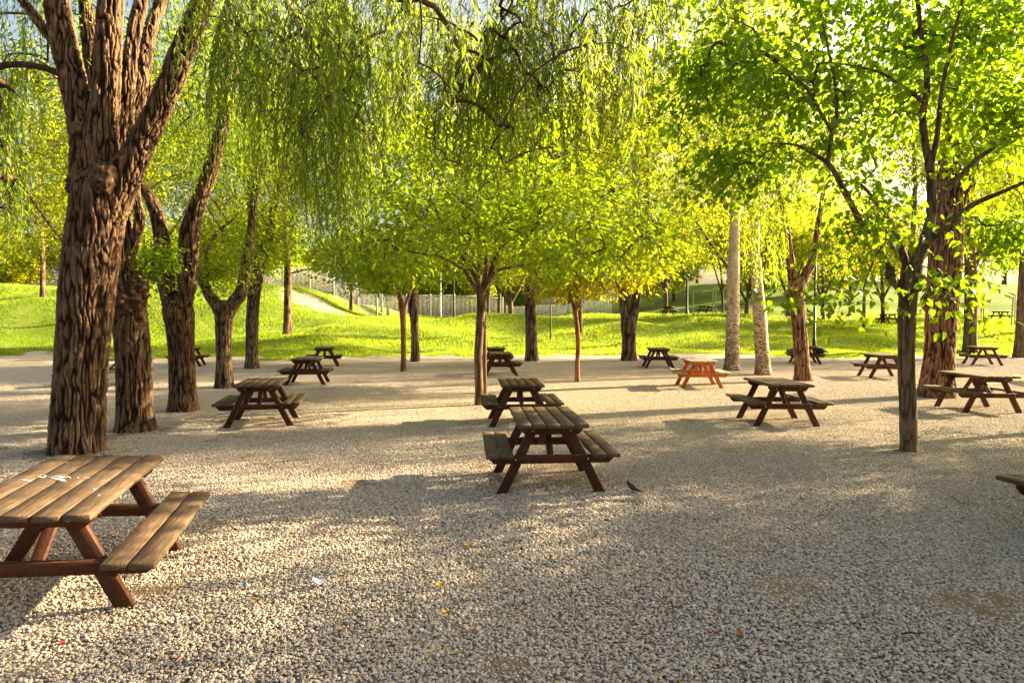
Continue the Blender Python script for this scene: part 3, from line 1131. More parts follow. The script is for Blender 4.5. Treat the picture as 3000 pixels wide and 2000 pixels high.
    limbs = [limb_px([(1405, 1200, 28), (1403, 1120, 24), (1401, 1040, 24), (1406, 960, 25), (1411, 890, 26), (1411, 855, 30), (1411, 835, 24)], d),
             limb_px([(1408, 860, 18), (1378, 822, 14), (1362, 790, 12), (1330, 775, 11), (1290, 752, 8), (1230, 742, 6), (1160, 728, 4)], d),
             limb_px([(1410, 850, 18, 14), (1392, 810, 14, 14.3), (1360, 760, 11, 14.8), (1310, 690, 8, 15.4), (1250, 620, 5, 15.8)], d),
             limb_px([(1414, 850, 20, 14), (1438, 800, 17, 13.9), (1462, 740, 13, 13.8), (1482, 680, 10, 13.7), (1510, 600, 7, 13.4)], d),
             limb_px([(1414, 850, 16, 13.8), (1450, 798, 12, 13.6), (1500, 782, 10, 13.4), (1600, 768, 8, 13.2), (1720, 742, 5, 13), (1800, 736, 3, 12.9)], d),
             limb_px([(1412, 850, 16, 13.9), (1424, 790, 13, 13.7), (1420, 700, 10, 13.2), (1400, 600, 7, 12.8)], d),
             limb_px([(1414, 850, 16, 14.1), (1440, 780, 12, 14.5), (1500, 690, 9, 15.2), (1580, 640, 5, 15.9)], d)]
    att = ell(rng, 420, (-.35, 13.9, 3.35), (4.1, 3.7, 2.9), .42, zmin=2.65)
    rr = np.hypot(att[:, 0] + .35, (att[:, 1] - 13.9) * 1.1)
    att = att[(att[:, 2] > 2.75 + .0 * rr) & ((rr > 1.2) | (att[:, 2] > 3.5))]
    make_tree("broadleaf_tree", "slim tree with a wide umbrella crown in the middle behind the second table", "tree", b, limbs, M['bark_smooth'], M['leaf_umbrella'],
              sides=32, step=.07, depth=.006, att=att, seed=21, rtip=.0055, zfork=2.75, flare=.1, arch=.1, leaf=lf_cluster(46, .125, .30, 'heart', .38, .62, .25, 1.3))

    # --- 5. two small brown trees with yellow green crowns
    d = 22.9
    b = np.array([-3.84, d, 0])
    limbs = [limb_px([(1182, 1100, 18), (1182, 1020, 15), (1181, 950, 16), (1178, 905, 18), (1172, 870, 14), (1166, 820, 12), (1160, 760, 9)], d),
             limb_px([(1180, 915, 12), (1190, 885, 10), (1203, 850, 9), (1212, 800, 8), (1220, 740, 6)], d)]
    att = ell(rng, 150, (-4.6, d, 3.9), (2.6, 2.2, 1.35), .5, zmin=2.85)
    make_tree("young_tree", "small reddish brown forked tree left of the middle, by the lawn", "tree", b, limbs, M['bark_brown'], M['leaf_umbrella'],
              sides=20, step=.1, depth=.005, att=att, seed=22, zfork=2.6, flare=.05, leaf=lf_cluster(46, .15, .36, 'simple', .5, .6, .3, 1.2))
    d = 19.04
    b = np.array([1.93, d, 0])
    limbs = [limb_px([(1692, 1132, 17), (1691, 1070, 14), (1694, 1010, 14), (1690, 950, 14), (1686, 915, 14), (1694, 870, 12), (1692, 800, 10), (1698, 700, 6)], d),
             limb_px([(1686, 930, 10), (1678, 890, 9), (1668, 860, 8), (1650, 800, 6), (1630, 740, 4)], d)]
    att = ell(rng, 150, (2.3, d, 3.6), (2.35, 2.0, 1.25), .5, zmin=2.5)
    make_tree("young_tree", "thin crooked tree with a yellow green crown right of the middle", "tree", b, limbs, M['bark_brown'], M['leaf_yellow'],
              sides=20, step=.1, depth=.005, att=att, seed=23, zfork=2.2, flare=.05, leaf=lf_cluster(44, .15, .34, 'heart', .5, .55, .35, 1.1))

    # --- 6. tall trees at the far edge of the gravel
    def tall(u, v, wpx, d, limbs, c, r, n, label, seed, bark, leafm, zf=4.5, lsz=.17, per=80, name="deciduous_tree", spread=.42, asp=.55, flat=.8):
        bb = np.array([(u - 1500) / F * d, d, float(ground_z((u - 1500) / F * d, d))])
        make_tree(name, label, "tree", bb, [limb_px(k, d) for k in limbs], bark, leafm, sides=40, step=.12, depth=.016, fs=.07,
                  att=ell(rng, n, c, r, .5), seed=seed, zfork=zf, rtip=.009, leaf=lf_cluster(per, lsz, spread, 'simple', flat, asp, .5))
    tall(1217, 1060, 24, 28.26, [[(1217, 1072, 28), (1216, 1000, 23), (1214, 940, 24), (1211, 895, 28), (1213, 840, 22), (1214, 700, 19), (1225, 500, 15), (1230, 250, 9)],
                                 [(1213, 820, 14), (1250, 700, 11), (1290, 560, 7)], [(1213, 800, 14), (1170, 680, 11), (1130, 540, 7)]],
         (-4.2, 28.3, 9.8), (5.2, 4.4, 6.2), 320, "straight grey brown tree beside the small forked brown tree", 31, M['bark_mid'], M['leaf_far'])
    tall(1558, 1058, 34, 28.7, [[(1558, 1072, 40), (1557, 1000, 35), (1555, 930, 33), (1553, 860, 32), (1552, 760, 28), (1548, 600, 22), (1560, 400, 14), (1565, 150, 8)],
                                [(1552, 780, 18), (1600, 640, 13), (1650, 480, 8)], [(1552, 760, 16), (1500, 620, 12), (1450, 440, 7)]],
         (1.0, 28.7, 10.0), (4.9, 4.4, 6.2), 300, "tall straight trunked tree behind the middle tables at the lawn edge", 32, M['bark_mid'], M['leaf_far'])
    tall(1843, 1057, 42, 28.96, [[(1843, 1070, 46), (1842, 1000, 40), (1842, 950, 46), (1842, 925, 40)], [(1838, 960, 28), (1826, 890, 26), (1818, 800, 22), (1800, 640, 16), (1790, 400, 10)],
                                 [(1848, 960, 28), (1862, 890, 28), (1870, 800, 22), (1890, 640, 16), (1900, 350, 10)]],
         (5.6, 29, 9.8), (4.9, 4.4, 6.4), 310, "thick tree forked into a narrow V at the lawn edge", 33, M['bark_mid'], M['leaf_far'], 3.0)
    for (u, v, wp, d, seed, ks, lab) in ((2143, 1085, 42, 23.52, 41, [(2143, 1098, 50), (2144, 1060, 42), (2146, 980, 38), (2147, 880, 37), (2149, 780, 34), (2152, 660, 28), (2158, 500, 24), (2160, 250, 16), (2165, -100, 8)],
                                          "white barked poplar with dark scars, left one of the pair"),
                                         (2235, 1098, 42, 21.63, 42, [(2236, 1110, 48), (2234, 1060, 42), (2230, 980, 39), (2223, 890, 36), (2216, 790, 31), (2213, 690, 26), (2220, 500, 22), (2230, 200, 14), (2240, -150, 8)],
                                          "white barked poplar with dark scars, right one of the pair")):
        x = (u - 1500) / F * d
        limbs = [limb_px(ks, d), limb_px([(ks[5][0], 640, 12), (ks[5][0] - 60, 520, 9), (ks[5][0] - 90, 380, 5)], d), limb_px([(ks[5][0] + 3, 600, 12), (ks[5][0] + 70, 470, 9), (ks[5][0] + 100, 320, 5)], d)]
        make_tree("poplar_tree", lab, "tree", (x, d, 0), limbs, M['poplar'], M['leaf_far'], "pair of white poplars at the far edge of the gravel",
                  sides=40, step=.1, depth=.012, fs=.12, gnarl=.12, att=ell(rng, 170, (x - .2, d, 10.2), (2.6, 2.2, 5.0), .5), seed=seed, zfork=4.6, rtip=.008,
                  flare=.2, leaf=lf_cluster(70, .13, .36, 'simple', .9, .7, .5))
    # --- 7. the willow with the wrapped V trunk
    d = 19.57
    b = np.array([8.78, d, 0])
    limbs = [limb_px([(2354, 1130, 54), (2351, 1090, 44), (2345, 1000, 40), (2338, 920, 40), (2335, 860, 44), (2334, 830, 48), (2334, 810, 36)], d),
             limb_px([(2330, 850, 32), (2320, 800, 26), (2316, 760, 22), (2310, 700, 16), (2290, 600, 13), (2260, 460, 8)], d),
             limb_px([(2338, 850, 32), (2358, 808, 28), (2378, 770, 24), (2386, 730, 18), (2400, 640, 15), (2420, 500, 10), (2430, 300, 6)], d)]
    lim = curve_lim([(1900, 500), (2060, 560), (2130, 640), (2180, 780), (2230, 860), (2290, 830), (2330, 700), (2400, 690), (2470, 760), (2520, 700), (2600, 600), (2900, 500)])
    att = ell(rng, 250, (8.2, d - .4, 6.8), (2.9, 2.1, 3.9), .6)
    att = att[att[:, 2] > lim(att[:, 0], att[:, 1]) + .4]
    make_tree("willow_tree", "reddish trunked willow forking at head height beside the pair of poplars", "tree", b, limbs, M['bark_red'], M['leaf_willow_far'],
              sides=90, step=.05, depth=.024, fs=.035, att=att, seed=51, gnarl=.06, zfork=3.0, rise=.3, leaf=lf_strands(5, lim, .15, .18, .055, .25, 'lance', 1.5, .3, .3, None, b, .5, .16))
    # --- 8. the big willow behind the right tree
    d = 15.49
    b = np.array([10.19, d, 0])
    limbs = [limb_px([(2742, 1180, 104), (2745, 1140, 90), (2752, 1040, 80), (2758, 940, 82), (2764, 840, 84), (2770, 740, 86), (2776, 640, 80), (2782, 520, 66), (2790, 380, 56), (2800, 200, 46), (2815, 0, 36), (2830, -200, 20)], d),
             limb_px([(2775, 660, 50), (2820, 560, 40), (2880, 420, 30), (2950, 250, 20), (3020, 60, 10)], d)]
    lim = curve_lim([(2300, 300), (2500, 420), (2640, 500), (2780, 520), (2850, 640), (2900, 760), (2960, 820), (3050, 800), (3400, 700)])
    att = ell(rng, 340, (11.0, 15.2, 6.8), (4.6, 2.6, 4.0), .6)
    att = att[att[:, 2] > lim(att[:, 0], att[:, 1]) + .4]
    make_tree("willow_tree", "massive reddish willow trunk behind the long table at the right edge", "tree", b, limbs, M['bark_red'], M['leaf_willow_far'],
              sides=160, step=.035, depth=.03, fs=.034, att=att, seed=52, gnarl=.04, zfork=4.0, rise=.3, leaf=lf_strands(5, lim, .15, .18, .055, .25, 'lance', 1.6, .3, .3, None, b, .5, .16),
              knots=[(P(2722, 882, d - .05), (.16, .16, .27))])
    # --- 9. the mulberry in front at the right
    d = 9.05
    b = np.array([5.57, d, 0])
    limbs = [limb_px([(2664, 1340, 52), (2662, 1300, 46), (2660, 1200, 45), (2656, 1100, 46), (2656, 1000, 45), (2657, 920, 48), (2662, 860, 52), (2668, 820, 56), (2672, 780, 54)], d),
             limb_px([(2655, 880, 30), (2634, 840, 28), (2612, 815, 27), (2600, 790, 26), (2590, 755, 22), (2560, 710, 20), (2530, 670, 20), (2500, 610, 18), (2470, 555, 17), (2445, 505, 15), (2420, 475, 13), (2380, 450, 10), (2330, 425, 7), (2260, 420, 4)], d),
             limb_px([(2425, 478, 14), (2432, 430, 13), (2438, 390, 12), (2450, 350, 10), (2448, 260, 8), (2430, 160, 7), (2405, 40, 5), (2400, -60, 3)], d),
             limb_px([(2440, 392, 10), (2410, 340, 9), (2370, 270, 8), (2330, 225, 6), (2270, 180, 4)], d),
             limb_px([(2668, 800, 36), (2692, 750, 34), (2716, 690, 32), (2728, 620, 28), (2730, 560, 26), (2722, 480, 23), (2708, 400, 20), (2704, 330, 19), (2716, 260, 17), (2712, 180, 15), (2700, 110, 14), (2690, 20, 12), (2680, -150, 8)], d),
             limb_px([(2676, 800, 26, 9), (2700, 740, 22, 8.9), (2740, 690, 20, 8.8), (2790, 650, 18, 8.7), (2850, 600, 17, 8.6), (2930, 565, 13, 8.5), (3010, 530, 10, 8.4), (3120, 480, 6, 8.3)], d),
             limb_px([(2728, 600, 18, 9.1), (2790, 540, 15, 9.2), (2860, 470, 13, 9.3), (2930, 420, 11, 9.4), (3000, 365, 9, 9.4), (3080, 300, 5, 9.5)], d),
             limb_px([(2662, 810, 26, 9.1), (2650, 760, 22, 9.2), (2630, 700, 18, 9.4), (2600, 640, 15, 9.6), (2565, 590, 12, 9.8), (2520, 540, 8, 10), (2470, 530, 5, 10.2)], d),
             limb_px([(2722, 500, 18, 9), (2745, 400, 15, 8.9), (2760, 260, 12, 8.8), (2790, 120, 10, 8.7), (2820, 0, 8, 8.6), (2840, -120, 5, 8.6)], d),
             limb_px([(2706, 300, 12, 9), (2640, 250, 10, 9.1), (2570, 210, 8, 9.2), (2480, 190, 5, 9.3)], d)]
    A = [ell(rng, 200, P(2300, 270, 10.0), (1.9, 1.9, 1.9), .7), ell(rng, 190, P(2700, 180, 9.9), (1.7, 1.7, 1.7), .7), ell(rng, 110, P(2950, 330, 9.4), (1.1, 1.3, 1.4), .7), ell(rng, 90, P(2040, 250, 9.9), (1.1, 1.3, 1.8), .7), ell(rng, 70, P(2960, 60, 9.6), (1.0, 1.0, .9), .7),
         ell(rng, 120, P(2480, -100, 9.2), (2.4, 1.8, .9), .6), ell(rng, 26, P(2960, 690, 8.3), (.42, .5, .22), .6), ell(rng, 34, P(2120, 500, 9.6), (.8, .9, .55), .6),
         ell(rng, 22, P(2560, 640, 8.8), (.6, .5, .5), .6)]
    A.append(np.array([P(u, v, dd) for (u, v, dd) in ((2330, 850, 8.5), (2400, 840, 8.5), (2450, 850, 8.4), (2500, 800, 8.6), (2550, 790, 8.7), (2300, 890, 8.4), (2380, 880, 8.4), (2430, 790, 8.5), (2480, 760, 8.6), (2530, 850, 8.6),
                                                      (2270, 900, 8.3), (2450, 930, 8.4), (2440, 960, 8.4), (2490, 880, 8.5), (2420, 740, 8.5), (2510, 700, 8.6))]))
    A.append(np.array([P(u, v, dd) for (u, v, dd) in ((2750, 790, 8.4), (2790, 830, 8.3), (2800, 880, 8.3), (2830, 900, 8.3), (2740, 880, 8.4), (2850, 940, 8.3), (2820, 830, 8.3), (2860, 860, 8.2), (2700, 900, 8.5), (2850, 800, 8.2))]))
    att = np.concatenate(A)
    make_tree("mulberry_tree", "slender broad leaved tree with a knobbly fork, nearest tree on the right", "tree", b, limbs, M['bark_smooth'], M['leaf_broad'],
              sides=64, step=.03, depth=.006, fs=.04, flare=.10, att=att, seed=61, rtip=.0035, zfork=2.3, arch=.06, gnarl=.05,
              leaf=lf_cluster(18, .098, .22, 'heart', .6, .82, .6, .8, .15),
              knots=[(P(2692, 818, 8.95), (.085, .08, .075)), (P(2603, 792, 9), (.075, .07, .07)), (P(2686, 845, 8.98), (.06, .06, .05))])
    # --- 10. trees at the lawn edge on the right
    tall(2843, 1020, 34, 35.5, [[(2842, 1035, 40), (2842, 980, 34), (2845, 900, 34), (2846, 820, 34), (2840, 700, 26), (2850, 500, 18), (2860, 300, 9)], [(2846, 800, 20), (2900, 660, 14), (2960, 500, 8)]],
         (25.5, 35.5, 10.2), (5.6, 4, 6.2), 230, "dark trunked tree on the lawn edge behind the far right table", 71, M['bark_far'], M['leaf_far'], 4.5, .22, 60)
    tall(2992, 1040, 34, 31.5, [[(2990, 1052, 40), (2994, 980, 34), (3000, 850, 30), (3010, 600, 22), (3020, 350, 9)]],
         (26.5, 31.0, 10.8), (3.8, 3, 5), 100, "tree cut by the right edge of the picture at the lawn edge", 72, M['bark_far'], M['leaf_far'], 4.5, .22, 60)
    # --- 10b. tall trees whose trunks stand hidden behind nearer ones
    for (u, d, rx, hgt, n, seed, lab) in ((236, 45, 6.5, 18, 240, 111, "broad distant tree whose trunk hides far behind the huge old willow"), (250, 30, 5.2, 15, 240, 101, "tall tree whose trunk hides behind the huge old willow"), (-330, 25, 5.0, 13, 200, 102, "leafy tree rooted left of the frame, filling the upper left corner"),
                                          (392, 37, 5.4, 17, 230, 103, "tall tree whose trunk hides behind the leaning willow with the burl"), (738, 38, 5.0, 17, 230, 104, "tall tree hidden behind the straight bare willow trunk of the left row"),
                                          (1404, 41, 5.0, 18, 230, 105, "tall tree rising straight behind the umbrella shaped tree"), (2146, 36, 5.0, 17, 230, 106, "tall tree hidden behind the left white poplar"),
                                          (1700, 44, 5.0, 18, 200, 107, "tall tree hidden behind the thin crooked tree"), (2660, 33, 4.8, 16, 150, 108, "tall tree whose trunk hides behind the nearest right hand tree"),
                                          (3200, 34, 5.2, 15, 220, 109, "leafy tree rooted right of the frame, filling the upper right corner"), (1846, 40, 4.6, 18, 200, 110, "tall tree hidden behind the tree with the narrow V")):
        x = (u - 1500) / F * d
        z = float(ground_z(x, d))
        limbs = [np.array([[x, d, z - .2, .2], [x, d, z + .5, .16], [x, d, z + 4, .14], [x + .2, d, z + hgt * .5, .11], [x, d, z + hgt * .8, .05]]),
                 np.array([[x, d, z + 4, .10], [x + rx * .4, d, z + 6.5, .07], [x + rx * .7, d, z + 9, .03]]),
                 np.array([[x, d, z + 4.2, .10], [x - rx * .4, d, z + 7, .07], [x - rx * .7, d, z + 9.5, .03]])]
        att = ell(rng, n, (x, d, z + 4.2 + (hgt - 4.2) * .52), (rx, rx * .8, (hgt - 4.2) * .52), .55)
        make_tree("park_tree", lab, "tree", (x, d, z), limbs, M['bark_far'], M['leaf_far'] if seed % 3 else M['leaf_willow_far'], "tall trees with hidden trunks", sides=16, step=.25, depth=.01,
                  att=att, seed=seed, zfork=4.0, rtip=.010, leaf=lf_cluster(75, .20, .44, 'simple', .85, .55, .45))
    # --- 11. pine on the lawn at the left, and one on the hill
    for (u, v, wp, d, seed, top, lab) in ((842, 985, 24, 41.0, 81, 560, "pine with spreading lower branches standing on the lawn, left of the middle"),
                                          (128, 935, 15, 52.0, 82, 620, "pine with dead twiggy branches on the grassy bank at far left"),
                                          (1030, 880, 13, 66.0, 83, 700, "small pine trunk at the foot of the bare earth bank")):
        x = (u - 1500) / F * d
        z = float(ground_z(x, d))
        b = np.array([x, d, z])
        hh = (v - top) / F * d
        limbs = [np.array([[x, d, z - .3, wp * d / F * .58], [x, d, z + .4, wp * d / F * .5], [x + .05, d, z + hh * .5, wp * d / F * .36], [x - .1, d, z + hh * .8, wp * d / F * .25], [x, d, z + hh * 1.3, .04]])]
        for k in range(9):
            zz = z + hh * (.42 + .09 * k)
            a = k * 2.4 + .4
            ln = 2.6 * (1 - k * .07)
            limbs.append(np.array([[x, d, zz, .07], [x + ln * .5 * math.cos(a), d + ln * .5 * math.sin(a), zz + .35, .05], [x + ln * math.cos(a), d + ln * math.sin(a), zz + .9, .02]]))
        att = ell(rng, 90, (x, d, z + hh * 1.0), (2.9, 2.9, hh * .5), .5)
        make_tree("pine_tree", lab, "tree", b, limbs, M['bark_red'], M['needle'], "pines on the lawn and the bank", sides=16, step=.25, depth=.01, att=att, seed=seed, zfork=hh * .4, rtip=.012,
                  leaf=lf_cluster(110, .20, .50, 'simple', .7, .12, -.1))
    # --- 12. trees standing on the far lawn
    far = [(1430, 925, 11, 64, 780, "bare lower trunked tree before the pale fence behind the middle tree"), (1462, 925, 9, 67, 800, "slimmer tree just right of the one before the pale fence"),
           (1497, 922, 17, 66, 860, "low forked tree before the pale fence right of the middle trunk"), (2187, 925, 13, 57, 850, "dark low forked tree on the lawn between the two poplars"),
           (2117, 925, 8, 60, 800, "thin dark tree on the lawn left of the left poplar"), (1950, 925, 14, 64, 800, "dark trunked tree behind the table farthest left on the lawn"),
           (2586, 940, 11, 52, 830, "dark trunked tree on the lawn right of the round post"), (2308, 930, 12, 56, 820, "dark tree on the lawn behind the reddish forked willow"),
           (2410, 928, 12, 58, 830, "dark tree on the lawn just right of the black lamp post"), (2215, 900, 8, 78, 800, "slender tree on the rise beyond the lawn")]
    for i, (u, v, wp, d, vf, lab) in enumerate(far):
        x = (u - 1500) / F * d
        z = float(ground_z(x, d))
        zf = CAMZ + (936 - vf) / F * d
        r = wp * d / F / 2
        k1, k2 = RNG.uniform(-.6, .6, 2)
        limbs = [np.array([[x, d, z - .2, r * 1.2], [x, d, z + .5, r], [x + .1 * k1, d, (z + zf) / 2, r * .9], [x + .3 * k1, d, zf, r * .8], [x + k1, d, zf + 2.5, r * .5], [x + k2, d, zf + 5, .04]]),
                 np.array([[x + .1 * k1, d, (z + zf) / 2, r * .7], [x - .9, d, zf + .6, r * .5], [x - 1.6, d, zf + 2.4, .04]]),
                 np.array([[x + .2 * k1, d, (z + zf) / 2 + .3, r * .7], [x + 1.0, d, zf + .9, r * .5], [x + 1.5, d, zf + 3, .04]])]
        att = ell(RNG, 120, (x, d, zf + 3.6), (3.2, 3.0, 2.9), .5)
        make_tree("lawn_tree", lab, "tree", (x, d, z), limbs, M['bark_far'], M['leaf_far'] if i % 3 else M['leaf_yellow'], "trees standing on the far lawn", sides=12, step=.3, depth=.01, att=att,
                  seed=90 + i, zfork=(zf - z) * .6, rtip=.014, leaf=lf_cluster(70, .24, .6, 'simple', .8, .6, .4))


build_trees()


# ------------------------------------------------------------------ masses of trees beyond the lawn, and unseen park trees added for shade
def copy_tree(root, loc, rz, s, label, group):
    r = root.copy()
    COL.objects.link(r)
    r.location, r.rotation_euler, r.scale = loc, (0, 0, rz), (s, s, s)
    tag(r, label, None, group)
    for ch in root.children:
        c = ch.copy()
        COL.objects.link(c)
        c.parent = r
    return r


def proto(seed, leafm, h, rx, lsz, n, per, first, label, group):
    rng = np.random.default_rng(seed)
    x, y, z = first
    limbs = [np.array([[x, y, z - .4, .30], [x, y, z + .5, .24], [x + .1, y, z + h * .25, .2], [x - .1, y, z + h * .5, .14], [x + .1, y, z + h * .85, .05]]),
             np.array([[x, y, z + h * .2, .14], [x + rx * .4, y + .3, z + h * .4, .1], [x + rx * .7, y + .5, z + h * .6, .04]]),
             np.array([[x, y, z + h * .22, .14], [x - rx * .4, y - .3, z + h * .42, .1], [x - rx * .7, y - .5, z + h * .62, .04]])]
    att = np.concatenate([ell(rng, n, (x, y, z + h * .58), (rx, rx * .9, h * .40), .5), ell(rng, n // 4, (x + rx * .4, y, z + h * .3), (rx * .7, rx * .7, h * .14), .5)])
    return make_tree("park_tree", label, "tree", first, limbs, M['bark_far'], leafm, group, sides=12, step=.3, depth=.01, att=att, seed=seed, zfork=h * .2, rtip=.014,
                     leaf=lf_cluster(per, lsz, .5, 'simple', .8, .62, .4))


def ordinal(i):
    return ["first", "second", "third", "fourth", "fifth", "sixth", "seventh", "eighth", "ninth", "tenth", "eleventh", "twelfth", "thirteenth", "fourteenth", "fifteenth", "sixteenth"][i]


def build_far():
    rng = np.random.default_rng(77)
    xs = [-64, -55, -47, -40, -33, -27, -20, -13, -6, 1, 8, 15, 22, 29, 36, 44]
    protos = []
    hts = [12.5, 10, 14, 11]
    for i, x in enumerate(xs):
        y = 78 + 7 * math.sin(i * 2.3) + (6 if x > 12 else 0) + (20 if -22 < x < 12 else 0)
        z = float(ground_z(x, y)) - .1
        lab = "leafy tree beyond the fence and the lawn, %s from the left in the back row" % ordinal(i)
        g = "row of trees beyond the lawn"
        if i < 4:
            protos.append(proto(200 + i, (M['leaf_far'], M['leaf_yellow'], M['leaf_far'], M['leaf_umbrella'])[i], hts[i], 5.4, .36, 190, 70, (x, y, z), lab, g))
        else:
            copy_tree(protos[(i * 3) % 4], (x, y, z), rng.uniform(0, 6.28), rng.uniform(.8, 1.15), lab, g)
    xs = [-88, -76, -60, -50, -38, -24, -10, 4, 20, 33, 46, 58, 70, 84]
    for i, x in enumerate(xs):
        y = 112 + 10 * math.sin(i * 1.7)
        z = float(ground_z(x, y)) - .1
        copy_tree(protos[(i * 5 + 1) % 4], (x, y, z), rng.uniform(0, 6.28), rng.uniform(1.0, 1.5),
                  "tall distant tree behind the back row, %s from the left" % ordinal(i), "most distant trees")
    # unseen park trees added right of the frame to shade gravel and lawn
    pr = []
    for i, (x, y, sc2) in enumerate(SHADE):
        lab = "unseen park tree added right of the frame for its shade, %s from the camera" % ordinal(i)
        g = "unseen park trees added for their shade"
        if i < 2:
            limbs = [np.array([[x, y, -.2, .18], [x, y, .5, .15], [x, y, 2.6, .13], [x + .2, y, 4.5, .09], [x, y, 6.2, .04]])]
            att = ell(rng, 120, (x, y, 5.0), (3.3, 3.3, 2.6), .8)
            pr.append(make_tree("park_tree", lab, "tree", (x, y, 0), limbs, M['bark_mid'], M['leaf_broad'], g, sides=16, step=.2, depth=.01, att=att, seed=301 + i, zfork=2.4,
                                leaf=lf_cluster(110, .13, .24, 'simple', .6, .6, .5)))
        else:
            copy_tree(pr[i % 2], (x, y, 0), rng.uniform(0, 6.28), sc2, lab, g)


SHADE = [(8.2, -1.0, 1), (10.2, 3.0, .95), (11.5, 7.0, .9), (13.5, 2.0, 1.05), (14.8, 8.8, 1.0), (17.5, 5.5, 1.1), (19, 11.8, 1.0), (13.3, 12.2, .95), (9.3, 6.2, .85), (13, -4.5, 1.1), (23, 9, 1.2), (42, 51, 2.0), (47, 59, 2.1), (38, 45, 1.7)]
build_far()


# ------------------------------------------------------------------ picnic tables
TL, TW, TH = 1.41, .744, .74
SO, SI, SH = .703, .412, .435
PT = .042


def rot_xz(a):       # rotation about y
    c, s = math.cos(a), math.sin(a)
    return np.array([[c, 0, s], [0, 1, 0], [-s, 0, c]])


def rot_yz(a):       # rotation about x
    c, s = math.cos(a), math.sin(a)
    return np.array([[1, 0, 0], [0, c, -s], [0, s, c]])


TAB_MESH = {}


def table_parts(kind, length=TL, seed=0, width=TW):
    key = (kind, length, seed, width)
    if key in TAB_MESH:
        return TAB_MESH[key]
    rng = np.random.default_rng(seed + 5)
    pm = M['plank_sunlit'] if kind == 'orange' else M['plank']
    fm = M['frame_sunlit'] if kind == 'orange' else M['frame_wood']
    parts = []
    top = MB()
    n = 5
    pw = width / n
    for i in range(n):
        dx = rng.normal(0, .004)
        top.box((dx, -width / 2 + pw * (i + .5), TH - PT / 2 + rng.normal(0, .0012)), (length, pw - .009, PT), rot_yz(rng.normal(0, .008)), .007, rng.random())
    parts.append(("tabletop", top, pm, False))
    for sg in (-1, 1):
        s = MB()
        w2 = (SO - SI) / 2
        for i in range(2):
            s.box((rng.normal(0, .004), sg * (SI + w2 * (i + .5)), SH - PT / 2 + rng.normal(0, .001)), (length, w2 - .008, PT), rot_yz(rng.normal(0, .008)), .007, rng.random())
        parts.append(("bench_seat", s, pm, False))
    ex = length / 2 - .235
    for sx in (-1, 1):
        for sg in (-1, 1):
            # leg from the ground up under the top, leaning inwards
            a = math.atan2(.345, .695)
            hw = .056
            o = [(sg * .585, -.03), (sg * .475, -.03), (sg * (.475 - .355), .695), (sg * (.585 - .355), .695)]
            lg = MB()
            if sg < 0:
                o = o[::-1]
            lg.prism(o, 0, sx * ex - .022, sx * ex + .022, rng.random())
            parts.append(("leg", lg, fm, True))
    for sx in (-1, 1):
        x0 = sx * (ex + .0225)
        x1 = sx * (ex + .0665)
        lo, hi = min(x0, x1), max(x0, x1)
        c = MB()
        zt, zb = TH - PT - .001, TH - PT - .088
        yy = width / 2 - .035
        c.prism([(-yy, zt), (-yy, zt - .035), (-yy + .05, zb), (yy - .05, zb), (yy, zt - .035), (yy, zt)], 0, lo, hi, rng.random())
        parts.append(("top_support", c, fm, True))
        c = MB()
        zt, zb = SH - PT - .001, SH - PT - .090
        yy = SO - .035
        c.prism([(-yy, zt), (-yy, zt - .03), (-yy + .055, zb), (yy - .055, zb), (yy, zt - .03), (yy, zt)], 0, lo, hi, rng.random())
        parts.append(("seat_support", c, fm, True))
        # diagonal brace in the middle
        c = MB()
        p0 = np.array([sx * (ex - .03), 0, SH - PT - .06])
        p1 = np.array([sx * .10, 0, TH - PT - .01])
        dv = p1 - p0
        L = np.linalg.norm(dv)
        c.box((p0 + p1) / 2, (L, .07, .042), rot_xz(-math.atan2(dv[2], dv[0])), .003, rng.random())
        parts.append(("brace", c, fm, True))
        for sg in (-1, 1):
            for (yb, zz) in ((.20, TH - PT - .045), (.385, SH - PT - .045)):
                k = MB()
                xx = sx * (ex + .0665)
                k.tube(np.array([[xx - sx * .01, sg * yb, zz], [xx + sx * .006, sg * yb, zz], [xx + sx * .010, sg * yb, zz]]), np.array([.010, .010, .006]), 10)
                parts.append(("bolt", k, M['bolt'], False))
    out = []
    for nm, mb, mt, bev in parts:
        me = mesh(nm, np.concatenate(mb.V), [np.concatenate(q) for q in mb.Q.values()], mt, False, {"tint": np.concatenate(mb.A)})
        bm_fix(me)
        if bev:
            import bmesh
            bb = bmesh.new()
            bb.from_mesh(me)
            bmesh.ops.bevel(bb, geom=list(bb.edges), offset=.004, segments=1, affect='EDGES')
            bb.to_mesh(me)
            bb.free()
        out.append((nm, me))
    TAB_MESH[key] = out
    return out


def table(x, y, rot, label, kind='brown', dz=None, length=TL, seed=0, tilt=(0, 0), width=TW, group="wooden picnic tables", s=1.0):
    root = bpy.data.objects.new("picnic_table", None)
    COL.objects.link(root)
    z = float(ground_z(x, y)) + .012 if dz is None else dz
    root.location = (x, y, z)
    root.rotation_euler = (tilt[0], tilt[1], rot)
    root.scale = (s, s, s)
    tag(root, label, "picnic table", group)
    for nm, me in table_parts(kind, length, seed, width):
        obj(nm, me, root)
    return root


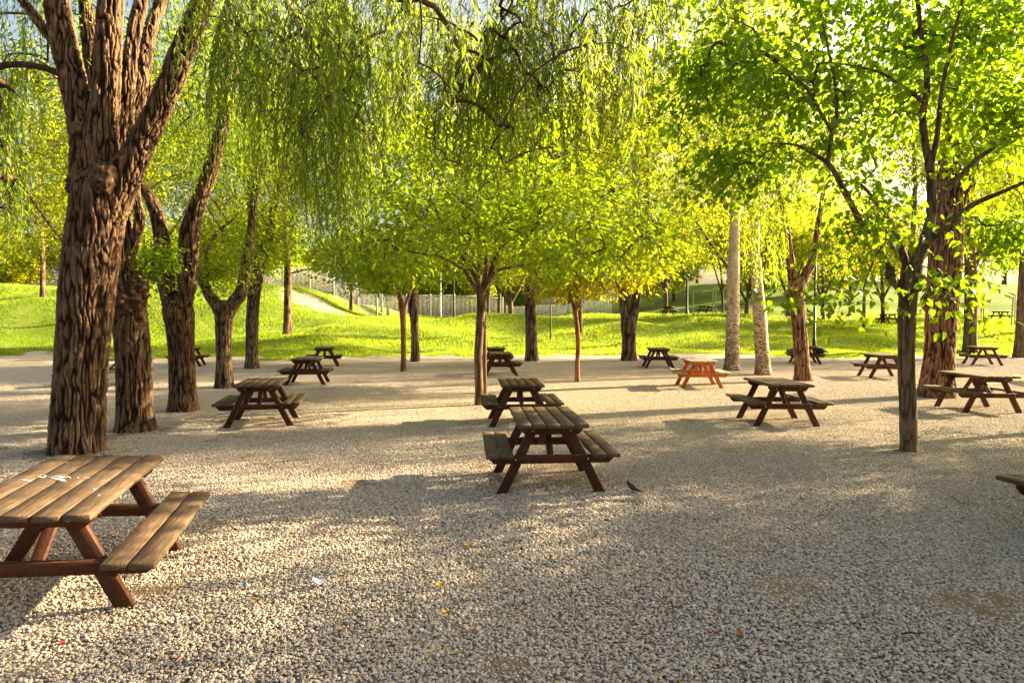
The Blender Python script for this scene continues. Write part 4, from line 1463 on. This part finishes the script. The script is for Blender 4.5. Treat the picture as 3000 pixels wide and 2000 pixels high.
TA = table(-3.12, 4.50, 1.797, "nearest picnic table, cut by the left edge, with white scratches on top", seed=1, length=1.505, dz=-.01, tilt=(.05, -.035))
TA.scale = (1, 1.085, 1.0)
table(.382, 7.335, 1.643, "picnic table in the middle foreground with streaks of sun across its top", seed=2, dz=.03)
table(.143, 11.558, 1.631, "picnic table directly behind the middle foreground one, partly hidden by it", seed=3)
table(-.40, 21.6, 1.66, "picnic table with glowing sunlit bench behind the slim middle tree", seed=4)
table(-.646, 25.351, 1.622, "farthest table of the middle row, only its top showing over the next one", seed=1)
table(-4.446, 11.519, 1.795, "picnic table left of the middle, its bench ends towards the low forked willow", seed=2)
table(-5.873, 18.606, 1.718, "second picnic table back in the row left of the middle", seed=3)
table(-7.43, 25.682, 1.805, "farthest picnic table of the row left of the middle, at the lawn edge", seed=4)
table(-12.79, 25.61, 1.826, "picnic table half hidden behind the V shaped willow of the left row", seed=1)
table(-11.0, 18.3, .75, "picnic table seen between the two nearest left trunks", seed=2)
table(4.743, 11.584, 1.54, "dark picnic table standing alone right of the middle", seed=3)
table(9.482, 13.188, 1.512, "long looking picnic table in front of the massive willow at the right", seed=4)
table(5.621, 24.92, 1.489, "dark picnic table beside the tree with the narrow V", seed=1)
table(5.134, 17.791, 1.484, "picnic table coloured bright orange for the glow of full sun", 'orange', seed=2)
TP = table(12.253, 27.1, 1.322, "picnic table with bags on its benches, behind the reddish forked willow", seed=3)
table(11.757, 20.6, 1.421, "picnic table left of the nearest right hand tree, partly behind its trunk", seed=4)
table(19.1, 26.3, 1.278, "picnic table right of the massive willow, at the edge of the path", seed=1)
table(16.2, 18.9, 1.35, "picnic table cut by the right edge, only one bench tip in view", seed=2)
table(5.12, 5.17, 1.74, "near picnic table at the right edge, only a bench corner in view", seed=3, dz=.03)
for (u, dd, rt, lab) in ((2068, 58, .55, "picnic table on the lawn between pale stakes"), (1960, 57, 1.1, "picnic table on the lawn, farthest left of those up there"),
                         (2352, 56, 2.5, "picnic table on the lawn behind the reddish forked willow"), (2600, 52, .4, "picnic table on the lawn behind the nearest right hand tree"),
                         (2930, 54, .3, "dark picnic table on the shaded lawn at the far right")):
    table((u - 1500) / F * dd, dd, rt, lab, seed=4, group="picnic tables up on the lawn")


# ------------------------------------------------------------------ posts, lamps, stakes, fence, van
def lamp_post(u, d, vtop, label, r=.055, head=True, mat='pole'):
    x = (u - 1500) / F * d
    z = float(ground_z(x, d))
    h = CAMZ + (936 - vtop) / F * d - z
    root = bpy.data.objects.new("lamp_post", None)
    COL.objects.link(root)
    root.location = (x, d, z)
    tag(root, label, "lamp post")
    mb = MB()
    mb.tube(np.array([[0, 0, -.2], [0, 0, .02], [0, 0, .5], [0, 0, .52], [0, 0, h]]), np.array([r * 1.6, r * 1.6, r * 1.4, r, r * .8]), 14)
    mb.build("pole", M[mat], root, True)
    if head:
        mb = MB()
        mb.tube(np.array([[0, 0, h], [0, 0, h + .10]]), np.array([.05, .12]), 12)
        mb.build("lamp_arm", M['pole'], root)
        mb = MB()
        mb.tube(np.array([[0, 0, h + .10], [0, 0, h + .15], [0, 0, h + .32], [0, 0, h + .40]]), np.array([.17, .24, .22, .06]), 16)
        mb.build("lamp_head", M['lamp_glass'], root, True)
    return root


lamp_post(2386, 36.0, 560, "tall black lamp post at the lawn edge behind the table with bags", .066)
lamp_post(2012, 60, 815, "dark lamp post with a grey head on the lawn beside the pale stake", .10)
lamp_post(1330, 70, 800, "black post rising before the pale fence near the slim middle tree", .075, True)
lamp_post(1292, 72, 790, "thin pale mast before the fence left of the black post", .05, False, 'pole_light')
lamp_post(2998, 50, 700, "dark pole on the lawn beside the pale stakes at the far right", .09, False)


def post(u, d, vtop, r, label, mat='post', name="wooden_post", lean=0.0, z=None):
    x = (u - 1500) / F * d
    z = float(ground_z(x, d)) if z is None else z
    h = CAMZ + (936 - vtop) / F * d - z
    mb = MB()
    mb.tube(np.array([[0, 0, -.25], [lean * h * .5, 0, h * .5], [lean * h, 0, h], [lean * h, 0, h + r * .4]]), np.array([r, r, r * .96, r * .6]), 12, a=.5)
    o = mb.build(name, M[mat], None, True, (x, d, z))
    tag(o, label, name.replace("_", " "))
    return o


post(1420, 14.35, 850, .043, "dark stake standing tight against the slim middle tree", 'post', "tree_stake")
post(2530, 46, 868, .11, "round brown post on the lawn right of the black lamp post")
post(1613, 42, 895, .055, "thin dark post on the sunny lawn right of the middle trunk")
post(1105, 58, 862, .085, "pale post at the foot of the bare earth bank", 'stake')
for (u, dd, vt, ln, lab) in ((2030, 56, 850, 0, "pale stake on the lawn left of the table between stakes"), (2088, 55, 845, 0, "pale stake on the lawn at the right end of that table"),
                             (2096, 56, 850, .01, "slimmer pale stake close behind the one at the table end"), (2872, 55, 880, .05, "leaning pale stake left of the dark lawn trunk at far right"),
                             (2880, 55, 870, 0, "upright pale stake nearest that dark lawn trunk"), (2962, 47, 870, .05, "dark leaning stake of the tripod at the right edge"),
                             (2972, 47, 872, 0, "upright middle stake of the tripod at the right edge"), (2980, 47.5, 880, -.04, "pale stake of the tripod closest to the right edge"),
                             (2305, 57, 860, 0, "pale stake behind the reddish forked willow")):
    post(u, dd, vt, .045, lab, 'stake', "tree_stake", ln)


def railing(x0, x1, y, h, label, mat, solid=False, name="railing_fence"):
    root = bpy.data.objects.new(name, None)
    COL.objects.link(root)
    root.location = ((x0 + x1) / 2, y, 0)
    tag(root, label, "fence")
    n = int((x1 - x0) / 2.6)
    xs = np.linspace(x0, x1, n + 1)
    cx = (x0 + x1) / 2
    for i, x in enumerate(xs):
        z = float(ground_z(x, y))
        MB().box((x - cx, 0, z + h / 2 - .1), (.09, .09, h + .3), None, .01).build("post", M[mat], root)
    for i in range(n):
        z = float(ground_z((xs[i] + xs[i + 1]) / 2, y))
        w_ = xs[1] - xs[0] - .09
        mb = MB()
        c = (xs[i] + xs[i + 1]) / 2 - cx
        for zz in (.15, h - .12):
            mb.box((c, 0, z + zz), (w_, .04, .06))
        m = 18
        for k in range(m):
            mb.box((c - w_ / 2 + w_ * (k + .5) / m, 0, z + h / 2), (.035 if not solid else w_ / m * .6, .025, h - .16))
        mb.build("panel", M[mat], root)
    return root


railing(-30, -1.0, 71, 2.5, "pale upright railing fence behind the lawn, left of the middle", 'fence')
railing(-.6, 10.5, 69, 1.5, "lower grey white panel fence behind the lawn, right of the middle trunk", 'fence', True)
railing(-62, -38, 70, 1.0, "low white picket fence along the top of the left bank", 'fence', False, "picket_fence")


def van(x, y):
    z = float(ground_z(x, y))
    root = bpy.data.objects.new("parked_van", None)
    COL.objects.link(root)
    root.location = (x, y, z)
    tag(root, "white van parked behind the pale railing fence", "van")
    mb = MB()
    mb.prism([(-2.4, .35), (-2.4, 1.9), (-2.2, 2.15), (1.2, 2.15), (1.7, 1.35), (2.4, 1.15), (2.45, .4)], 1, -.9, .9)
    mb.build("body", M['van'], root)
    for sy in (-1, 1):
        mb = MB()
        mb.prism([(.3, 1.35), (.3, 1.95), (1.05, 1.95), (1.4, 1.4)], 1, sy * .905, sy * .92)
        mb.build("window", M['glass'], root)
        for xx in (-1.5, 1.6):
            mb = MB()
            mb.tube(np.array([[xx, sy * .75, .34], [xx, sy * .93, .34]]), .34, 20)
            mb.build("wheel", M['rubber'], root, False)
    return root




# ------------------------------------------------------------------ small things
def blob(name, label, cat, loc, size, mat, seed, rough=.35, sub=3):
    v, t = ico(sub)
    q = v * 1.7 + seed
    V = v * (1 + rough * (noise(q, seed) - .5) * 2 + .2 * (noise(q * 3, seed) - .5))[:, None] * np.array(size) / 2
    V[:, 2] = np.maximum(V[:, 2], -size[2] * .42)
    V[:, 2] += size[2] * .42
    o = obj(name, mesh(name, V, [t], mat, True), None, loc)
    tag(o, label, cat)
    return o


def on_table(T, lx, ly, lz):
    c, s = math.cos(T.rotation_euler[2]), math.sin(T.rotation_euler[2])
    return (T.location[0] + lx * c - ly * s, T.location[1] + lx * s + ly * c, T.location[2] + lz)


blob("bag", "black bag heaped on the right bench of the table behind the forked willow", "bag", on_table(TP, -.25, -.55, SH), (.5, .34, .26), M['black_cloth'], 3)
blob("bag", "grey jacket or bag slumped on the left bench of the same far table", "bag", on_table(TP, -.3, .55, SH), (.5, .3, .22), M['grey_cloth'], 6)


def flake(name, label, cat, x, y, size, mat, seed, group=None, curl=.35, asp=.55, z=.026):
    """a small curled scrap with real thickness"""
    rng = np.random.default_rng(seed)
    n = 7
    t = np.linspace(-1, 1, n)
    rows = []
    for a in (-1, 0, 1):
        wv = np.sqrt(np.maximum(0, 1 - t ** 2 * .92))
        rows.append(np.stack([t * size / 2, a * wv * size * asp / 2, curl * size * (.5 * t ** 2 + .5 * abs(a) * rng.uniform(.6, 1.2)) + rng.normal(0, size * .02, n)], 1))
    V = np.concatenate(rows)
    V = np.concatenate([V, V - [0, 0, .0015]])
    Q = []
    m = 3 * n
    for r in range(2):
        for i in range(n - 1):
            a = r * n + i
            Q.append([a, a + 1, a + n + 1, a + n])
            Q.append([m + a, m + a + n, m + a + n + 1, m + a + 1])
    o = obj(name, mesh(name, V, [Q], mat, True), None, (x, y, z))
    o.rotation_euler = (rng.normal(0, .25), rng.normal(0, .25), rng.uniform(0, 6.28))
    tag(o, label, cat, group)
    return o


def G(u, v):
    y = CAMZ * F / (v - 936)
    for _ in range(3):
        q = P(u, v, y)
        y = y * CAMZ / max(.01, CAMZ - q[2])
    return (u - 1500) / F * y, y


g1 = "fallen yellow leaves on the gravel"
for i, (u, v, s, lab) in enumerate(((1372, 1608, .06, "bright yellow fallen leaf on open gravel below the middle table"), (1282, 1722, .05, "yellow leaf lying flat on the gravel below the bright one"),
                                    (1022, 1800, .045, "small yellow leaf right of the white paper scrap"), (995, 1855, .05, "orange yellow leaf at the rim of the sunlit gravel patch"),
                                    (318, 1580, .05, "yellow leaf on the gravel under the nearest table"), (2225, 1622, .05, "yellow leaf on the right hand gravel below the shade line"),
                                    (2212, 1505, .04, "small dark yellow leaf on the gravel left of the corner bench"), (1303, 1805, .05, "pale yellow leaf low in the middle of the gravel"))):
    x, y = G(u, v)
    flake("fallen_leaf", lab, "leaf", x, y, s, M['yellow_leaf'], i, g1)
x, y = G(280, 1629)
g2 = "fallen brown leaves on the gravel"
for i, (u, v, s, lab) in enumerate(((2355, 1468, .05, "brown leaf on a thin band of sun, right side gravel"), (2178, 1872, .07, "curled brown leaf low on the right of the gravel"),
                                    (942, 1583, .05, "dark brown leaf left of the bright yellow one"), (737, 1775, .05, "long brown leaf right of the nearest table's foot"), (2405, 1840, .05, "brown leaf low at the right, near small stones"))):
    x, y = G(u, v)
    flake("fallen_leaf", lab, "leaf", x, y, s, M['brown_leaf'], 20 + i, g2)
x, y = G(922, 1723)
flake("paper_scrap", "crumpled white paper scrap on the gravel right of the nearest table", "paper", x, y, .09, M['paper'], 31, None, .5, .7)
for i, (u, v, m, lab) in enumerate(((541, 1722, 'blue_cap', "blue plastic bit on the gravel right of the nearest table's foot"), (705, 1725, 'blue_cap', "second blue plastic bit, nearer the paper scrap"),
                                    (160, 1898, 'red_bit', "red plastic scrap in the bottom left gravel"), (500, 1943, 'red_bit', "red scrap in the sunlit gravel at the bottom left"),
                                    (2104, 1865, 'red_bit', "red scrap beside the curled brown leaf"))):
    x, y = G(u, v)
    flake("plastic_scrap", lab, "litter", x, y, .035, M[m], 40 + i, None, .4, .7)


def litter():
    rng = np.random.default_rng(55)
    n = 1500
    y = 3.2 + rng.random(n) ** 1.5 * 24
    x = rng.uniform(-1, 1, n) * (y * .84 + 1)
    pos = np.stack([x, y, rng.uniform(.018, .032, n)], 1)
    a = rng.uniform(0, 6.28, n)
    d = np.stack([np.cos(a), np.sin(a), rng.normal(0, .3, n)], 1)
    nr = rng.normal(0, .4, (n, 3)) + [0, 0, 1]
    L = rng.uniform(.018, .05, n)
    m, t = mat_new("dry_leaf_litter")
    at = N(t, "ShaderNodeAttribute", attribute_name="tint")
    finish(t, ramp(t, at.outputs["Fac"], [(0, (.09, .045, .02)), (.4, (.22, .12, .05)), (.7, (.48, .32, .06)), (1, (.12, .20, .03))]), .8)
    tag(obj("leaf_litter", leaf_mesh("leaf_litter", pos, d, nr, L, L * rng.uniform(.15, .6, n), 'simple', m, rng.random(n))),
        "scattered dry leaves and bits of twig lying over the gravel", "litter", kind="stuff")


litter()


def twig(label, pts, r=.005, z=.03):
    S = spline(np.array([[*G(u, v), z + dz, r * k] for (u, v, dz, k) in pts]), .03)
    mb = MB()
    mb.tube(S[:, :3], S[:, 3], 6, a=.3)
    me = mb.build("fallen_twig", M['twig'], None, True)
    tag(me, label, "twig")


def bird():
    x, y = G(1857, 1448)
    keys = np.array([[-.105, .030, .004], [-.085, .036, .010], [-.055, .045, .014], [-.035, .054, .026], [-.005, .062, .034], [.022, .074, .031], [.040, .088, .021], [.052, .100, .020], [.064, .103, .017], [.073, .101, .007], [.086, .098, .001]])
    mb = MB()
    mb.tube(np.stack([keys[:, 0], keys[:, 0] * 0, keys[:, 1]], 1), keys[:, 2], 14)
    for sy in (-1, 1):
        mb.tube(np.array([[.004, sy * .012, .045], [.0, sy * .013, .022], [.008, sy * .014, .0]]), np.array([.004, .002, .002]), 6)
        mb.tube(np.array([[-.010, sy * .014, .002], [.008, sy * .014, .002], [.024, sy * .014, .001]]), .002, 6)
    o = mb.build("bird", M['bird'], None, True, (x, y, .016))
    o.rotation_euler = (0, 0, 2.5)
    tag(o, "small dark bird standing on the gravel right of the middle foreground table", "bird")


M['bird'] = simple('dark_bird_feathers', (.045, .035, .028), .7, 0, 60)
bird()
twig("thin dark twig on the gravel near the corner bench at the right", [(2795, 1463, .005, .8), (2808, 1470, .01, 1), (2822, 1478, .004, .6)])
twig("small black twig on the gravel right of the nearest table's bench", [(655, 1506, .005, .8), (664, 1500, .012, 1), (672, 1495, .006, .5)])
twig("curved dark root lying left of the table left of the middle", [(612, 1238, 0, .6), (630, 1243, .01, 1), (650, 1243, .01, 1), (668, 1240, 0, .6)], .008)
twig("straw coloured stick low at the right of the gravel", [(2660, 1872, .004, 1), (2690, 1870, .008, 1), (2715, 1874, .004, .7)])
# white scratches on the nearest table
def scratches():
    rng = np.random.default_rng(4)
    for (lx, ly, ln, wd, a) in ((.10, .21, .09, .010, .9), (.12, .19, .05, .014, .3), (.02, .26, .10, .012, 1.1), (.06, .12, .12, .012, 1.0), (.10, .10, .09, .014, 1.2), (.04, .07, .09, .025, .8), (.0, .05, .06, .014, 1.3),
                                (.07, -.02, .03, .008, .5), (.07, -.07, .06, .008, 1.2), (.09, .04, .07, .009, .7), (-.2, -.2, .03, .006, .9), (-.35, -.28, .025, .005, .4), (.5, .2, .02, .006, 1)):
        R = np.array([[math.cos(a), -math.sin(a), 0], [math.sin(a), math.cos(a), 0], [0, 0, 1]])
        n = 9
        t = np.linspace(0, 2 * np.pi, n, endpoint=False)
        k = 1 + .35 * rng.normal(0, 1, n).clip(-1, 1)
        o = np.stack([np.cos(t) * ln / 2 * k, np.sin(t) * wd / 2 * k, t * 0], 1) @ R.T
        V = np.concatenate([o, o + [0, 0, .0008]]) + [lx, ly, TH + .0018]
        mb = MB()
        mb.add(V, [[[i, (i + 1) % n, n + (i + 1) % n, n + i] for i in range(n)], [list(range(n))], [list(range(n, 2 * n))]])
        mb.build("paint_mark", M['paper'], TA)


scratches()
